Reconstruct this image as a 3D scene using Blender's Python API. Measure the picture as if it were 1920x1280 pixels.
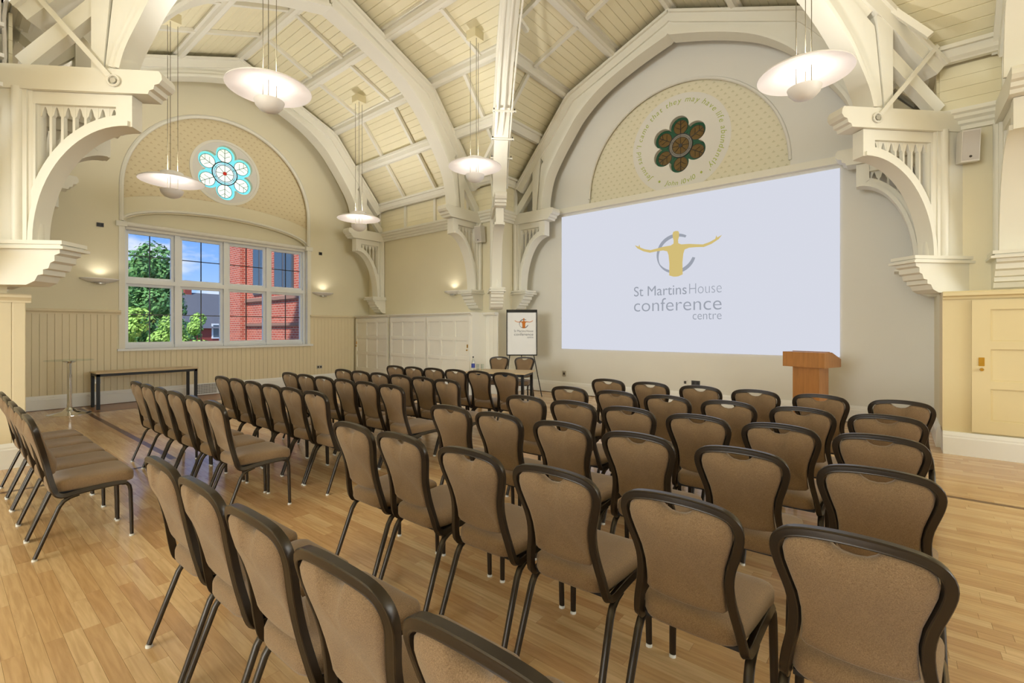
import bpy, bmesh, math, random
from mathutils import Vector, Matrix
random.seed(7)
R = math.radians
for o in list(bpy.data.objects):
    bpy.data.objects.remove(o)
SC = bpy.context.scene
COL = SC.collection

# ------------------------------------------------------------------ camera
EYE = 1.5
FPX = 885.9                       # focal length in pixels of a 1920 px wide frame
cam_data = bpy.data.cameras.new('camera')
cam_data.sensor_width = 36.0
cam_data.lens = 36.0 * FPX / 1920.0
cam_data.shift_y = -(640 - 617) / 1920.0
cam_data.clip_start = 0.05
cam_data.clip_end = 400
cam = bpy.data.objects.new('camera', cam_data)
cam.location = (0, 0, EYE)
cam.rotation_euler = (R(90), 0, R(39.1))
COL.objects.link(cam)
SC.camera = cam

# ------------------------------------------------------------------ world, sun, exposure
SC.view_settings.view_transform = 'Standard'
SC.view_settings.look = 'None'
SC.view_settings.gamma = 1
SC.view_settings.use_curve_mapping = False
SC.view_settings.exposure = 0.85
SC.cycles.use_denoising = True
SC.cycles.max_bounces = 8
SC.cycles.use_adaptive_sampling = True
SC.cycles.adaptive_threshold = 0.05
SC.cycles.diffuse_bounces = 4
SC.cycles.glossy_bounces = 4
SC.cycles.transparent_max_bounces = 10
SC.cycles.sample_clamp_indirect = 6.0

world = bpy.data.worlds.new('sky')
SC.world = world
world.use_nodes = True
wn, wl = world.node_tree.nodes, world.node_tree.links
wn.clear()
w_out = wn.new('ShaderNodeOutputWorld')
w_bg = wn.new('ShaderNodeBackground')
w_tc = wn.new('ShaderNodeTexCoord')
w_sep = wn.new('ShaderNodeSeparateXYZ')
w_ramp = wn.new('ShaderNodeValToRGB')
w_ramp.color_ramp.elements[0].position = 0.0
w_ramp.color_ramp.elements[0].color = (0.50, 0.72, 1.0, 1)
w_ramp.color_ramp.elements[1].position = 0.2
w_ramp.color_ramp.elements[1].color = (0.12, 0.36, 0.95, 1)
w_noise = wn.new('ShaderNodeTexNoise')
w_noise.inputs['Scale'].default_value = 5.0
w_noise.inputs['Detail'].default_value = 6
w_noise.inputs['Roughness'].default_value = 0.55
w_map = wn.new('ShaderNodeMapping')
w_map.inputs['Scale'].default_value = (1, 1, 2.2)
w_map.inputs['Location'].default_value = (0.3, 0.1, 0.35)
w_cr = wn.new('ShaderNodeValToRGB')
w_cr.color_ramp.elements[0].position = 0.55
w_cr.color_ramp.elements[1].position = 0.68
w_mix = wn.new('ShaderNodeMix')
w_mix.data_type = 'RGBA'
wl.new(w_tc.outputs['Generated'], w_sep.inputs[0])
wl.new(w_sep.outputs['Z'], w_ramp.inputs[0])
wl.new(w_tc.outputs['Generated'], w_map.inputs[0])
wl.new(w_map.outputs[0], w_noise.inputs['Vector'])
wl.new(w_noise.outputs['Fac'], w_cr.inputs[0])
wl.new(w_cr.outputs[0], w_mix.inputs[0])
wl.new(w_ramp.outputs[0], w_mix.inputs[6])
w_mix.inputs[7].default_value = (1.0, 1.0, 1.0, 1)
wl.new(w_mix.outputs[2], w_bg.inputs[0])
w_bg.inputs[1].default_value = 0.60
wl.new(w_bg.outputs[0], w_out.inputs[0])

def light(name, kind, loc, rot=(0, 0, 0), energy=10, color=(1, 1, 1), **kw):
    d = bpy.data.lights.new(name, kind)
    d.energy = energy
    d.color = color
    for k, v in kw.items():
        setattr(d, k, v)
    o = bpy.data.objects.new(name, d)
    o.location = loc
    o.rotation_euler = rot
    COL.objects.link(o)
    return o

# sun shines from the south-east on the street side; the building keeps it out of the hall
light('sun', 'SUN', (10, -10, 20), (R(38), R(0), R(35)), 3.2, (1, .96, .88), angle=R(2))
# fill lamps added in the unseen south and east arms (behind and right of the camera)
light('fill_south', 'AREA', (-3.4, -10.75, 3.2), (R(90), 0, R(0)), 470, (.90, .97, 1), shape='RECTANGLE', size=5.6, size_y=4.2)
light('fill_east', 'AREA', (11.05, 4.4, 3.2), (R(90), 0, R(90)), 340, (.90, .97, 1), shape='RECTANGLE', size=5.6, size_y=4.2)

# ------------------------------------------------------------------ materials
def srgb(r, g, b):
    f = lambda c: (c / 255 / 12.92) if c / 255 <= 0.04045 else ((c / 255 + 0.055) / 1.055) ** 2.4
    return (f(r), f(g), f(b), 1)

MATS = {}
def mat(name, col, rough=0.5, metal=0.0, vary=0.0, vscale=3.0, bump=0.0, bscale=60.0, spec=0.5, coat=0.0, stretch=None, emit=None, estr=0.0):
    m = bpy.data.materials.new(name)
    m.use_nodes = True
    n, l = m.node_tree.nodes, m.node_tree.links
    p = n['Principled BSDF']
    p.inputs['Base Color'].default_value = col
    p.inputs['Roughness'].default_value = rough
    p.inputs['Metallic'].default_value = metal
    p.inputs['Specular IOR Level'].default_value = spec
    p.inputs['Coat Weight'].default_value = coat
    geo = n.new('ShaderNodeNewGeometry')
    mp = n.new('ShaderNodeMapping')
    mp.inputs['Scale'].default_value = stretch or (1, 1, 1)
    l.new(geo.outputs['Position'], mp.inputs[0])
    if vary > 0:
        t = n.new('ShaderNodeTexNoise')
        t.inputs['Scale'].default_value = vscale
        t.inputs['Detail'].default_value = 4
        l.new(mp.outputs[0], t.inputs['Vector'])
        mx = n.new('ShaderNodeMix'); mx.data_type = 'RGBA'
        mx.inputs[6].default_value = tuple(c * (1 - vary) for c in col[:3]) + (1,)
        mx.inputs[7].default_value = tuple(min(1, c * (1 + vary)) for c in col[:3]) + (1,)
        l.new(t.outputs['Fac'], mx.inputs[0])
        l.new(mx.outputs[2], p.inputs['Base Color'])
    if bump > 0:
        t = n.new('ShaderNodeTexNoise')
        t.inputs['Scale'].default_value = bscale
        t.inputs['Detail'].default_value = 2
        l.new(mp.outputs[0], t.inputs['Vector'])
        b = n.new('ShaderNodeBump')
        b.inputs['Strength'].default_value = bump
        b.inputs['Distance'].default_value = 0.01
        l.new(t.outputs['Fac'], b.inputs['Height'])
        l.new(b.outputs[0], p.inputs['Normal'])
    if emit:
        p.inputs['Emission Color'].default_value = emit
        p.inputs['Emission Strength'].default_value = estr
    MATS[name] = m
    return m

mat('wall_cream', srgb(234, 225, 196), .75, vary=.03, vscale=1.2, bump=.05, bscale=25)
mat('wall_pale', srgb(229, 226, 218), .75, vary=.04, vscale=1.0, bump=.05, bscale=25)
mat('trim', srgb(236, 232, 218), .5, vary=.02)
mat('trim_white', srgb(242, 241, 238), .4)
mat('board_cream', srgb(236, 225, 186), .5, vary=.03, vscale=2)
mat('ceiling_board', srgb(240, 231, 198), .55, vary=.05, vscale=2.5)
mat('wainscot', srgb(232, 218, 184), .5, vary=.04, vscale=2)
mat('cupboard', srgb(240, 236, 224), .5, vary=.02)
mat('cupboard_yellow', srgb(230, 213, 168), .5, vary=.02)
mat('border_wood', srgb(158, 112, 70), .3, vary=.2, vscale=8, stretch=(6, 1, 1))
mat('frame_white', srgb(238, 240, 240), .4)
mat('bronze', srgb(50, 42, 34), .32, metal=.35, spec=.5)
mat('glide', srgb(225, 225, 222), .4)
mat('table_top', srgb(205, 180, 140), .4, vary=.08, vscale=4, stretch=(2, 20, 2))
mat('black_metal', srgb(28, 27, 27), .45, metal=.2)
mat('chrome', (.8, .8, .8, 1), .08, metal=1.0)
mat('oak', srgb(176, 122, 70), .35, vary=.28, vscale=7, stretch=(4, 4, .5), coat=.2)
mat('lamp_white', srgb(245, 241, 238), .35)
mat('cord', srgb(120, 112, 92), .8, spec=.1)
mat('brass', srgb(210, 165, 70), .2, metal=1.0)
mat('plastic_white', srgb(225, 220, 212), .4)
mat('speaker_grille', srgb(205, 198, 190), .8, bump=.3, bscale=400)
mat('socket_dark', srgb(70, 66, 62), .4, metal=.5)
mat('inlay', srgb(104, 72, 46), .3, vary=.15, vscale=12, stretch=(.5, 3, 1))
mat('paper', srgb(240, 240, 240), .8)
mat('logo_orange', srgb(205, 120, 40), .8)
mat('logo_grey', srgb(120, 124, 132), .8)
mat('lead', srgb(40, 42, 44), .5)
mat('letter_green', srgb(172, 186, 84), .8)
mat('green_glass', srgb(38, 92, 66), .2, vary=.3, vscale=30)
mat('brown_glass', srgb(112, 88, 44), .2, vary=.3, vscale=25)
mat('grey_glass', srgb(150, 145, 135), .25)
mat('steel', srgb(190, 186, 176), .35, metal=.6)
mat('slate', srgb(86, 88, 96), .8, vary=.15, vscale=2)
mat('red_brick_far', srgb(150, 70, 58), .85, vary=.1)
mat('leaf_dark', srgb(98, 146, 78), .7, vary=.45, vscale=1.5)
mat('leaf_light', srgb(150, 190, 88), .7, vary=.4, vscale=2)
mat('bark', srgb(80, 62, 46), .9)
mat('street', srgb(120, 118, 112), .9, vary=.1)
mat('bottle_blue', srgb(44, 62, 150), .3)
mat('stone_band', srgb(150, 112, 96), .85, vary=.08)
mat('dark_glass', srgb(70, 84, 96), .05, spec=.8)
mat('blind', srgb(232, 228, 218), .7)

def emission_mat(name, col, strength):
    m = bpy.data.materials.new(name); m.use_nodes = True
    n, l = m.node_tree.nodes, m.node_tree.links
    n.clear()
    o = n.new('ShaderNodeOutputMaterial'); e = n.new('ShaderNodeEmission')
    e.inputs[0].default_value = col; e.inputs[1].default_value = strength
    l.new(e.outputs[0], o.inputs[0]); MATS[name] = m
    return m
# the projected picture gives off light
emission_mat('proj_white', srgb(216, 219, 231), .545)
emission_mat('proj_gold', srgb(212, 190, 122), .545)
emission_mat('proj_grey', srgb(158, 163, 174), .545)
emission_mat('daylit_pane', srgb(225, 235, 250), 1.0)
mat('bulb', srgb(255, 244, 225), .3)

def fabric():
    m = mat('fabric', srgb(168, 142, 110), .95, spec=.15)
    n, l = m.node_tree.nodes, m.node_tree.links
    p = n['Principled BSDF']
    tc = n.new('ShaderNodeTexCoord')
    t = n.new('ShaderNodeTexNoise'); t.inputs['Scale'].default_value = 420; t.inputs['Detail'].default_value = 3
    t2 = n.new('ShaderNodeTexNoise'); t2.inputs['Scale'].default_value = 7; t2.inputs['Detail'].default_value = 2
    l.new(tc.outputs['Object'], t.inputs['Vector']); l.new(tc.outputs['Object'], t2.inputs['Vector'])
    rp = n.new('ShaderNodeValToRGB')
    rp.color_ramp.elements[0].position = .3; rp.color_ramp.elements[0].color = srgb(118, 94, 70)
    rp.color_ramp.elements[1].position = .7; rp.color_ramp.elements[1].color = srgb(158, 132, 102)
    l.new(t.outputs['Fac'], rp.inputs[0])
    mx = n.new('ShaderNodeMix'); mx.data_type = 'RGBA'; mx.blend_type = 'MULTIPLY'
    mx.inputs[0].default_value = .25
    l.new(rp.outputs[0], mx.inputs[6]); l.new(t2.outputs['Fac'], mx.inputs[7])
    l.new(mx.outputs[2], p.inputs['Base Color'])
    b = n.new('ShaderNodeBump'); b.inputs['Strength'].default_value = .35; b.inputs['Distance'].default_value = .002
    l.new(t.outputs['Fac'], b.inputs['Height']); l.new(b.outputs[0], p.inputs['Normal'])
    p.inputs['Sheen Weight'].default_value = .25
    return m
fabric()

def wood_floor(name, by_object):
    m = mat(name, srgb(200, 150, 90), .24, spec=.5)
    n, l = m.node_tree.nodes, m.node_tree.links
    p = n['Principled BSDF']
    if by_object:
        src = n.new('ShaderNodeObjectInfo').outputs['Random']
    else:
        a = n.new('ShaderNodeAttribute'); a.attribute_name = 'tone'; src = a.outputs['Fac']
    geo = n.new('ShaderNodeNewGeometry')
    mp = n.new('ShaderNodeMapping'); mp.inputs['Scale'].default_value = (1.6, 22, 1)
    l.new(geo.outputs['Position'], mp.inputs[0])
    # shift the grain from board to board
    cmb = n.new('ShaderNodeCombineXYZ')
    mul = n.new('ShaderNodeMath'); mul.operation = 'MULTIPLY'; mul.inputs[1].default_value = 37
    l.new(src, mul.inputs[0]); l.new(mul.outputs[0], cmb.inputs[0]); l.new(cmb.outputs[0], mp.inputs['Location'])
    g = n.new('ShaderNodeTexNoise'); g.inputs['Scale'].default_value = 2.2; g.inputs['Detail'].default_value = 5; g.inputs['Distortion'].default_value = .6
    l.new(mp.outputs[0], g.inputs['Vector'])
    rp = n.new('ShaderNodeValToRGB')
    e = rp.color_ramp.elements
    e[0].position = 0; e[0].color = srgb(200, 160, 116)
    e[1].position = 1; e[1].color = srgb(228, 197, 154)
    x = e.new(.5); x.color = srgb(215, 179, 133)
    l.new(src, rp.inputs[0])
    mx = n.new('ShaderNodeMix'); mx.data_type = 'RGBA'; mx.blend_type = 'MULTIPLY'; mx.inputs[0].default_value = .55
    r2 = n.new('ShaderNodeValToRGB')
    r2.color_ramp.elements[0].position = .3; r2.color_ramp.elements[0].color = (.62, .55, .46, 1)
    r2.color_ramp.elements[1].position = .65; r2.color_ramp.elements[1].color = (1, 1, 1, 1)
    l.new(g.outputs['Fac'], r2.inputs[0])
    l.new(rp.outputs[0], mx.inputs[6]); l.new(r2.outputs[0], mx.inputs[7])
    l.new(mx.outputs[2], p.inputs['Base Color'])
    ro = n.new('ShaderNodeTexNoise'); ro.inputs['Scale'].default_value = 3; ro.inputs['Detail'].default_value = 4
    l.new(geo.outputs['Position'], ro.inputs['Vector'])
    mr = n.new('ShaderNodeMapRange'); mr.inputs['To Min'].default_value = .13; mr.inputs['To Max'].default_value = .27
    l.new(ro.outputs['Fac'], mr.inputs[0]); l.new(mr.outputs[0], p.inputs['Roughness'])
    return m
wood_floor('plank_part', True)
wood_floor('plank_field', False)

def stencil(name, base, mark, axis):
    """plaster with small painted trefoil marks in staggered rows"""
    m = mat(name, base, .8)
    n, l = m.node_tree.nodes, m.node_tree.links
    p = n['Principled BSDF']
    geo = n.new('ShaderNodeNewGeometry'); sp = n.new('ShaderNodeSeparateXYZ')
    l.new(geo.outputs['Position'], sp.inputs[0])
    def M(op, a, b=None, c=None):
        x = n.new('ShaderNodeMath'); x.operation = op
        for i, v in enumerate((a, b, c)):
            if v is None: continue
            if isinstance(v, (int, float)): x.inputs[i].default_value = v
            else: l.new(v, x.inputs[i])
        return x.outputs[0]
    u = M('DIVIDE', sp.outputs[axis], .135)
    v = M('DIVIDE', sp.outputs['Z'], .092)
    row = M('FLOOR', v)
    off = M('MULTIPLY', M('MODULO', row, 2.0), .5)
    fu = M('SUBTRACT', M('FRACT', M('ADD', M('ADD', u, off), 200.0)), .5)
    fv = M('SUBTRACT', M('FRACT', v), .5)
    # a short bar with a leaf on each side
    d1 = M('SQRT', M('ADD', M('POWER', M('MULTIPLY', fu, 2.2), 2.0), M('POWER', M('MULTIPLY', fv, 4.2), 2.0)))
    d2 = M('SQRT', M('ADD', M('POWER', M('MULTIPLY', fu, 6.0), 2.0), M('POWER', M('MULTIPLY', M('ADD', fv, -.12), 2.6), 2.0)))
    mask = M('LESS_THAN', M('MINIMUM', d1, d2), .48)
    mx = n.new('ShaderNodeMix'); mx.data_type = 'RGBA'
    mx.inputs[6].default_value = base; mx.inputs[7].default_value = mark
    l.new(mask, mx.inputs[0]); l.new(mx.outputs[2], p.inputs['Base Color'])
    return m
stencil('stencil_tan', srgb(226, 211, 174), srgb(210, 191, 152), 'Y')
stencil('stencil_green', srgb(230, 223, 198), srgb(211, 205, 172), 'X')

def brick_mat():
    m = mat('brick', srgb(190, 90, 70), .85)
    n, l = m.node_tree.nodes, m.node_tree.links
    p = n['Principled BSDF']
    geo = n.new('ShaderNodeNewGeometry'); sp = n.new('ShaderNodeSeparateXYZ'); cb = n.new('ShaderNodeCombineXYZ')
    ad = n.new('ShaderNodeMath'); ad.operation = 'ADD'
    l.new(geo.outputs['Position'], sp.inputs[0])
    l.new(sp.outputs['X'], ad.inputs[0]); l.new(sp.outputs['Y'], ad.inputs[1])
    l.new(ad.outputs[0], cb.inputs[0]); l.new(sp.outputs['Z'], cb.inputs[1])
    b = n.new('ShaderNodeTexBrick')
    b.inputs['Color1'].default_value = srgb(196, 96, 74); b.inputs['Color2'].default_value = srgb(170, 78, 62)
    b.inputs['Mortar'].default_value = srgb(196, 170, 150)
    b.inputs['Scale'].default_value = 1.0; b.inputs['Brick Width'].default_value = .23; b.inputs['Row Height'].default_value = .08
    b.inputs['Mortar Size'].default_value = .008
    l.new(cb.outputs[0], b.inputs['Vector']); l.new(b.outputs['Color'], p.inputs['Base Color'])
brick_mat()

def glass_mat(name, tint, gloss=.06, haze=0.0):
    m = bpy.data.materials.new(name); m.use_nodes = True
    n, l = m.node_tree.nodes, m.node_tree.links
    n.clear()
    o = n.new('ShaderNodeOutputMaterial')
    t = n.new('ShaderNodeBsdfTransparent'); t.inputs[0].default_value = tint
    g = n.new('ShaderNodeBsdfGlossy'); g.inputs[1].default_value = .02
    mx = n.new('ShaderNodeMixShader'); mx.inputs[0].default_value = gloss
    l.new(t.outputs[0], mx.inputs[1]); l.new(g.outputs[0], mx.inputs[2])
    last = mx
    if haze:
        tr = n.new('ShaderNodeBsdfTranslucent'); tr.inputs[0].default_value = tint
        m2 = n.new('ShaderNodeMixShader'); m2.inputs[0].default_value = haze
        l.new(mx.outputs[0], m2.inputs[1]); l.new(tr.outputs[0], m2.inputs[2]); last = m2
    if haze:
        e = n.new('ShaderNodeEmission'); e.inputs[0].default_value = tint; e.inputs[1].default_value = .12  # slight glow added to the hazed stained glass to brighten it
        m3 = n.new('ShaderNodeAddShader'); l.new(last.outputs[0], m3.inputs[0]); l.new(e.outputs[0], m3.inputs[1]); last = m3
    l.new(last.outputs[0], o.inputs[0]); MATS[name] = m
glass_mat('clear_glass', (.98, .985, .985, 1), .006)
glass_mat('stain_white', (1.0, 1.0, .86, 1), .03, .6)
glass_mat('stain_aqua', (.42, .85, .86, 1), .03, .6)
glass_mat('stain_pale', (.88, .96, .96, 1), .03, .6)
glass_mat('stain_red', (.6, .08, .05, 1), .03, .1)
glass_mat('glass_top', (.93, .96, .95, 1), .08)

# ------------------------------------------------------------------ geometry helpers
class MB:
    def __init__(s):
        s.v, s.f = [], []
    def add(s, vs, fs):
        k = len(s.v)
        s.v += [tuple(v) for v in vs]
        s.f += [tuple(i + k for i in f) for f in fs]
        return s
    def box(s, a, b, M=None):
        (x0, y0, z0), (x1, y1, z1) = a, b
        vs = [Vector(p) for p in ((x0, y0, z0), (x1, y0, z0), (x1, y1, z0), (x0, y1, z0), (x0, y0, z1), (x1, y0, z1), (x1, y1, z1), (x0, y1, z1))]
        if M: vs = [M @ v for v in vs]
        return s.add(vs, [(3, 2, 1, 0), (4, 5, 6, 7), (0, 1, 5, 4), (1, 2, 6, 5), (2, 3, 7, 6), (3, 0, 4, 7)])
    def bar(s, p, q, w, h, up=(0, 0, 1)):
        """rectangular bar from p to q; w across, h along up"""
        p, q, up = Vector(p), Vector(q), Vector(up)
        d = (q - p).normalized()
        a = d.cross(up).normalized()
        b = a.cross(d).normalized()
        vs = []
        for c in (p, q):
            for i, j in ((-1, -1), (1, -1), (1, 1), (-1, 1)):
                vs.append(c + a * (i * w / 2) + b * (j * h / 2))
        return s.add(vs, [(0, 1, 2, 3), (7, 6, 5, 4), (0, 4, 5, 1), (1, 5, 6, 2), (2, 6, 7, 3), (3, 7, 4, 0)])
    def prism(s, poly, fn, w0, w1):
        """poly: (u,v) points; fn(u,v,w) -> xyz; solid from w0 to w1"""
        n = len(poly)
        vs = [fn(u, v, w0) for u, v in poly] + [fn(u, v, w1) for u, v in poly]
        fs = [tuple(range(n - 1, -1, -1)), tuple(range(n, 2 * n))]
        fs += [(i, (i + 1) % n, n + (i + 1) % n, n + i) for i in range(n)]
        return s.add(vs, fs)
    def strip(s, A, B, fn, w0, w1):
        """solid between two polylines A and B of equal length"""
        n = len(A)
        vs = []
        for w in (w0, w1):
            vs += [fn(u, v, w) for u, v in A] + [fn(u, v, w) for u, v in B]
        a0, b0, a1, b1 = 0, n, 2 * n, 3 * n
        fs = []
        for i in range(n - 1):
            fs += [(a0 + i, a0 + i + 1, b0 + i + 1, b0 + i), (b1 + i, b1 + i + 1, a1 + i + 1, a1 + i),
                   (a1 + i, a1 + i + 1, a0 + i + 1, a0 + i), (b0 + i, b0 + i + 1, b1 + i + 1, b1 + i)]
        fs += [(a0, b0, b1, a1), (b0 + n - 1, a0 + n - 1, a1 + n - 1, b1 + n - 1)]
        return s.add(vs, fs)
    def tube(s, pts, r, n=8, caps=True):
        pts = [Vector(p) for p in pts]
        rs = r if isinstance(r, (list, tuple)) else [r] * len(pts)
        sec = [(math.cos(2 * math.pi * i / n), math.sin(2 * math.pi * i / n)) for i in range(n)]
        return s.sweep(pts, sec, None, rs, caps)
    def sweep(s, pts, sec, ref=None, scale=None, caps=True, start=None):
        pts = [Vector(p) for p in pts]
        N = len(pts)
        T = []
        for i in range(N):
            a = pts[max(0, i - 1)]; b = pts[min(N - 1, i + 1)]
            T.append((b - a).normalized())
        k0 = start if start is not None else 0
        if ref is None:
            ref = Vector((0, 0, 1)) if abs(T[k0].z) < .9 else Vector((1, 0, 0))
        ref = Vector(ref)
        nrm = [None] * N
        nrm[k0] = (ref - T[k0] * ref.dot(T[k0])).normalized()
        for rng in (range(k0 + 1, N), range(k0 - 1, -1, -1)):
            for i in rng:
                j = i - 1 if i > k0 else i + 1
                v = nrm[j]
                nrm[i] = (v - T[i] * v.dot(T[i])).normalized()
        vs, fs, m = [], [], len(sec)
        for i in range(N):
            b = T[i].cross(nrm[i])
            k = scale[i] if scale else 1
            for u, v in sec:
                vs.append(pts[i] + nrm[i] * (u * k) + b * (v * k))
        for i in range(N - 1):
            for j in range(m):
                fs.append((i * m + j, i * m + (j + 1) % m, (i + 1) * m + (j + 1) % m, (i + 1) * m + j))
        if caps:
            fs.append(tuple(range(m - 1, -1, -1)))
            fs.append(tuple((N - 1) * m + j for j in range(m)))
        return s.add(vs, fs)
    def lathe(s, prof, n=24, c=(0, 0, 0), close=False):
        """prof: (r,z) list revolved about z"""
        vs, fs = [], []
        m = len(prof)
        for i in range(n):
            a = 2 * math.pi * i / n
            for r, z in prof:
                vs.append((c[0] + r * math.cos(a), c[1] + r * math.sin(a), c[2] + z))
        for i in range(n):
            k = (i + 1) % n
            for j in range(m - 1 + (1 if close else 0)):
                j2 = (j + 1) % m
                fs.append((i * m + j, k * m + j, k * m + j2, i * m + j2))
        return s.add(vs, fs)
    def loops(s, L, cap0=True, cap1=True):
        """skin a list of equal length closed loops"""
        m = len(L[0])
        vs = [p for l_ in L for p in l_]
        fs = []
        for i in range(len(L) - 1):
            for j in range(m):
                fs.append((i * m + j, i * m + (j + 1) % m, (i + 1) * m + (j + 1) % m, (i + 1) * m + j))
        k = len(vs)
        if cap0:
            c = sum((Vector(p) for p in L[0]), Vector()) / m
            vs.append(c)
            fs += [((j + 1) % m, j, k) for j in range(m)]; k += 1
        if cap1:
            b = (len(L) - 1) * m
            c = sum((Vector(p) for p in L[-1]), Vector()) / m
            vs.append(c)
            fs += [(b + j, b + (j + 1) % m, k) for j in range(m)]
        return s.add(vs, fs)
    def mesh(s, name, material, smooth=False, angle=40):
        me = bpy.data.meshes.new(name)
        me.from_pydata(s.v, [], s.f)
        bm = bmesh.new(); bm.from_mesh(me)
        bmesh.ops.remove_doubles(bm, verts=bm.verts, dist=1e-5)
        bmesh.ops.recalc_face_normals(bm, faces=bm.faces)
        if smooth:
            for f in bm.faces: f.smooth = True
            for e in bm.edges:
                if len(e.link_faces) == 2 and e.calc_face_angle(0) > R(angle): e.smooth = False
        bm.to_mesh(me); bm.free()
        if material: me.materials.append(MATS[material])
        return me
    def obj(s, name, material, parent=None, smooth=False, angle=40):
        o = bpy.data.objects.new(name, s.mesh(name, material, smooth, angle))
        COL.objects.link(o)
        if parent: o.parent = parent
        return o

def tag(o, label=None, cat=None, group=None, kind=None):
    if label: o['label'] = label
    if cat: o['category'] = cat
    if group: o['group'] = group
    if kind: o['kind'] = kind
    return o
def empty(name, loc=(0, 0, 0), rz=0, label=None, cat=None, group=None, kind=None):
    o = bpy.data.objects.new(name, None)
    o.empty_display_size = .1
    o.location = loc; o.rotation_euler = (0, 0, rz)
    COL.objects.link(o)
    return tag(o, label, cat, group, kind)
def struct(mb, name, material, smooth=False, parent=None):
    o = mb.obj(name, material, parent, smooth)
    if not parent: o['kind'] = 'structure'
    return o
def inst(me, name, parent, loc=(0, 0, 0), scale=(1, 1, 1), rot=(0, 0, 0)):
    o = bpy.data.objects.new(name, me)
    COL.objects.link(o)
    o.parent = parent; o.location = loc; o.scale = scale; o.rotation_euler = rot
    return o
def copy_tree(o, parent=None):
    c = o.copy(); COL.objects.link(c); c.parent = parent
    for ch in o.children:
        copy_tree(ch, c)
    return c
def cut(o, cutters):
    """boolean-subtract MB solids from a mesh object, bake"""
    tmp = []
    for i, mb in enumerate(cutters):
        c = mb.obj('cutter', None); tmp.append(c)
        md = o.modifiers.new('cut', 'BOOLEAN'); md.operation = 'DIFFERENCE'; md.solver = 'EXACT'; md.object = c
    dg = bpy.context.evaluated_depsgraph_get()
    me = bpy.data.meshes.new_from_object(o.evaluated_get(dg))
    o.modifiers.clear(); o.data = me
    for c in tmp: bpy.data.objects.remove(c)
    return o
WX, FY = -12.25, 9.38            # window wall plane, screen wall plane
CX, CY = -3.36, 4.4              # centre of the crossing
Wm = lambda u, v, w: (WX + w, u, v)          # window wall: u=y v=z w=into room
Fm = lambda u, v, w: (u, FY - w, v)          # screen wall: u=x v=z w=into room

# ------------------------------------------------------------------ FLOOR
fb = MB(); fb.box((-12.6, -11.2, -.2), (11.6, 9.7, -.018))
floor = struct(fb, 'floor', 'border_wood')
PW = .070
planks = []
y = -1.2
rowi = 0
while y < FY - .05:
    x = -12.2 + random.uniform(0, .8) - .8
    while x < 1.6:
        Lp = random.choice((.36, .48, .60, .72, .9))
        x1 = min(x + Lp, 1.6); x0 = max(x, -12.22)
        if x1 - x0 > .05:
            planks.append([x0, x1, y, y + PW])
        x += Lp
    y += PW
    rowi += 1
def clip(pl, keep):
    return [p for p in pl if keep(p)]
# dark inlay bands leave gaps in the field
def banded(p):
    x0, x1, y0, y1 = p
    ym = (y0 + y1) / 2
    return not (abs(ym - 5.75) < .05 or (1.72 < ym < 1.82 and x1 < -6.4))
planks = clip(planks, banded)
fwd = Vector((-math.sin(R(39.1)), math.cos(R(39.1)))); rgt = Vector((math.cos(R(39.1)), math.sin(R(39.1))))
def seen(p):
    c = Vector(((p[0] + p[1]) / 2, (p[2] + p[3]) / 2))
    Z = c.dot(fwd)
    if Z < .8: return 99 + c.length
    px = 960 + FPX * c.dot(rgt) / Z; py = 617 + FPX * EYE / Z
    if not (-40 < px < 1960 and py < 1330): return 60 + c.length
    return c.length
planks.sort(key=seen)
unit = MB(); unit.box((-.5, -.5, -1), (.5, .5, 0)); unit_me = unit.mesh('floor_plank', 'plank_part')
GAP = .0009
for x0, x1, y0, y1 in planks[:290]:
    inst(unit_me, 'floor_plank', floor, ((x0 + x1) / 2, (y0 + y1) / 2, random.uniform(-.0004, 0)), (x1 - x0 - GAP, y1 - y0 - GAP, .018))
rest = MB(); tones = []
for x0, x1, y0, y1 in planks[290:]:
    rest.add([(x0 + GAP / 2, y0 + GAP / 2, 0), (x1 - GAP / 2, y0 + GAP / 2, 0), (x1 - GAP / 2, y1 - GAP / 2, 0), (x0 + GAP / 2, y1 - GAP / 2, 0),
              (x0 + GAP / 2, y0 + GAP / 2, -.018), (x1 - GAP / 2, y0 + GAP / 2, -.018), (x1 - GAP / 2, y1 - GAP / 2, -.018), (x0 + GAP / 2, y1 - GAP / 2, -.018)],
             [(0, 1, 2, 3), (0, 4, 5, 1), (1, 5, 6, 2), (2, 6, 7, 3), (3, 7, 4, 0)])
    tones += [random.random()] * 5
me = bpy.data.meshes.new('plank_field'); me.from_pydata(rest.v, [], rest.f); me.materials.append(MATS['plank_field'])
at = me.attributes.new('tone', 'FLOAT', 'FACE'); at.data.foreach_set('value', tones)
pf = bpy.data.objects.new('plank_field', me); COL.objects.link(pf); pf.parent = floor; pf['kind'] = 'stuff'
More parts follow.
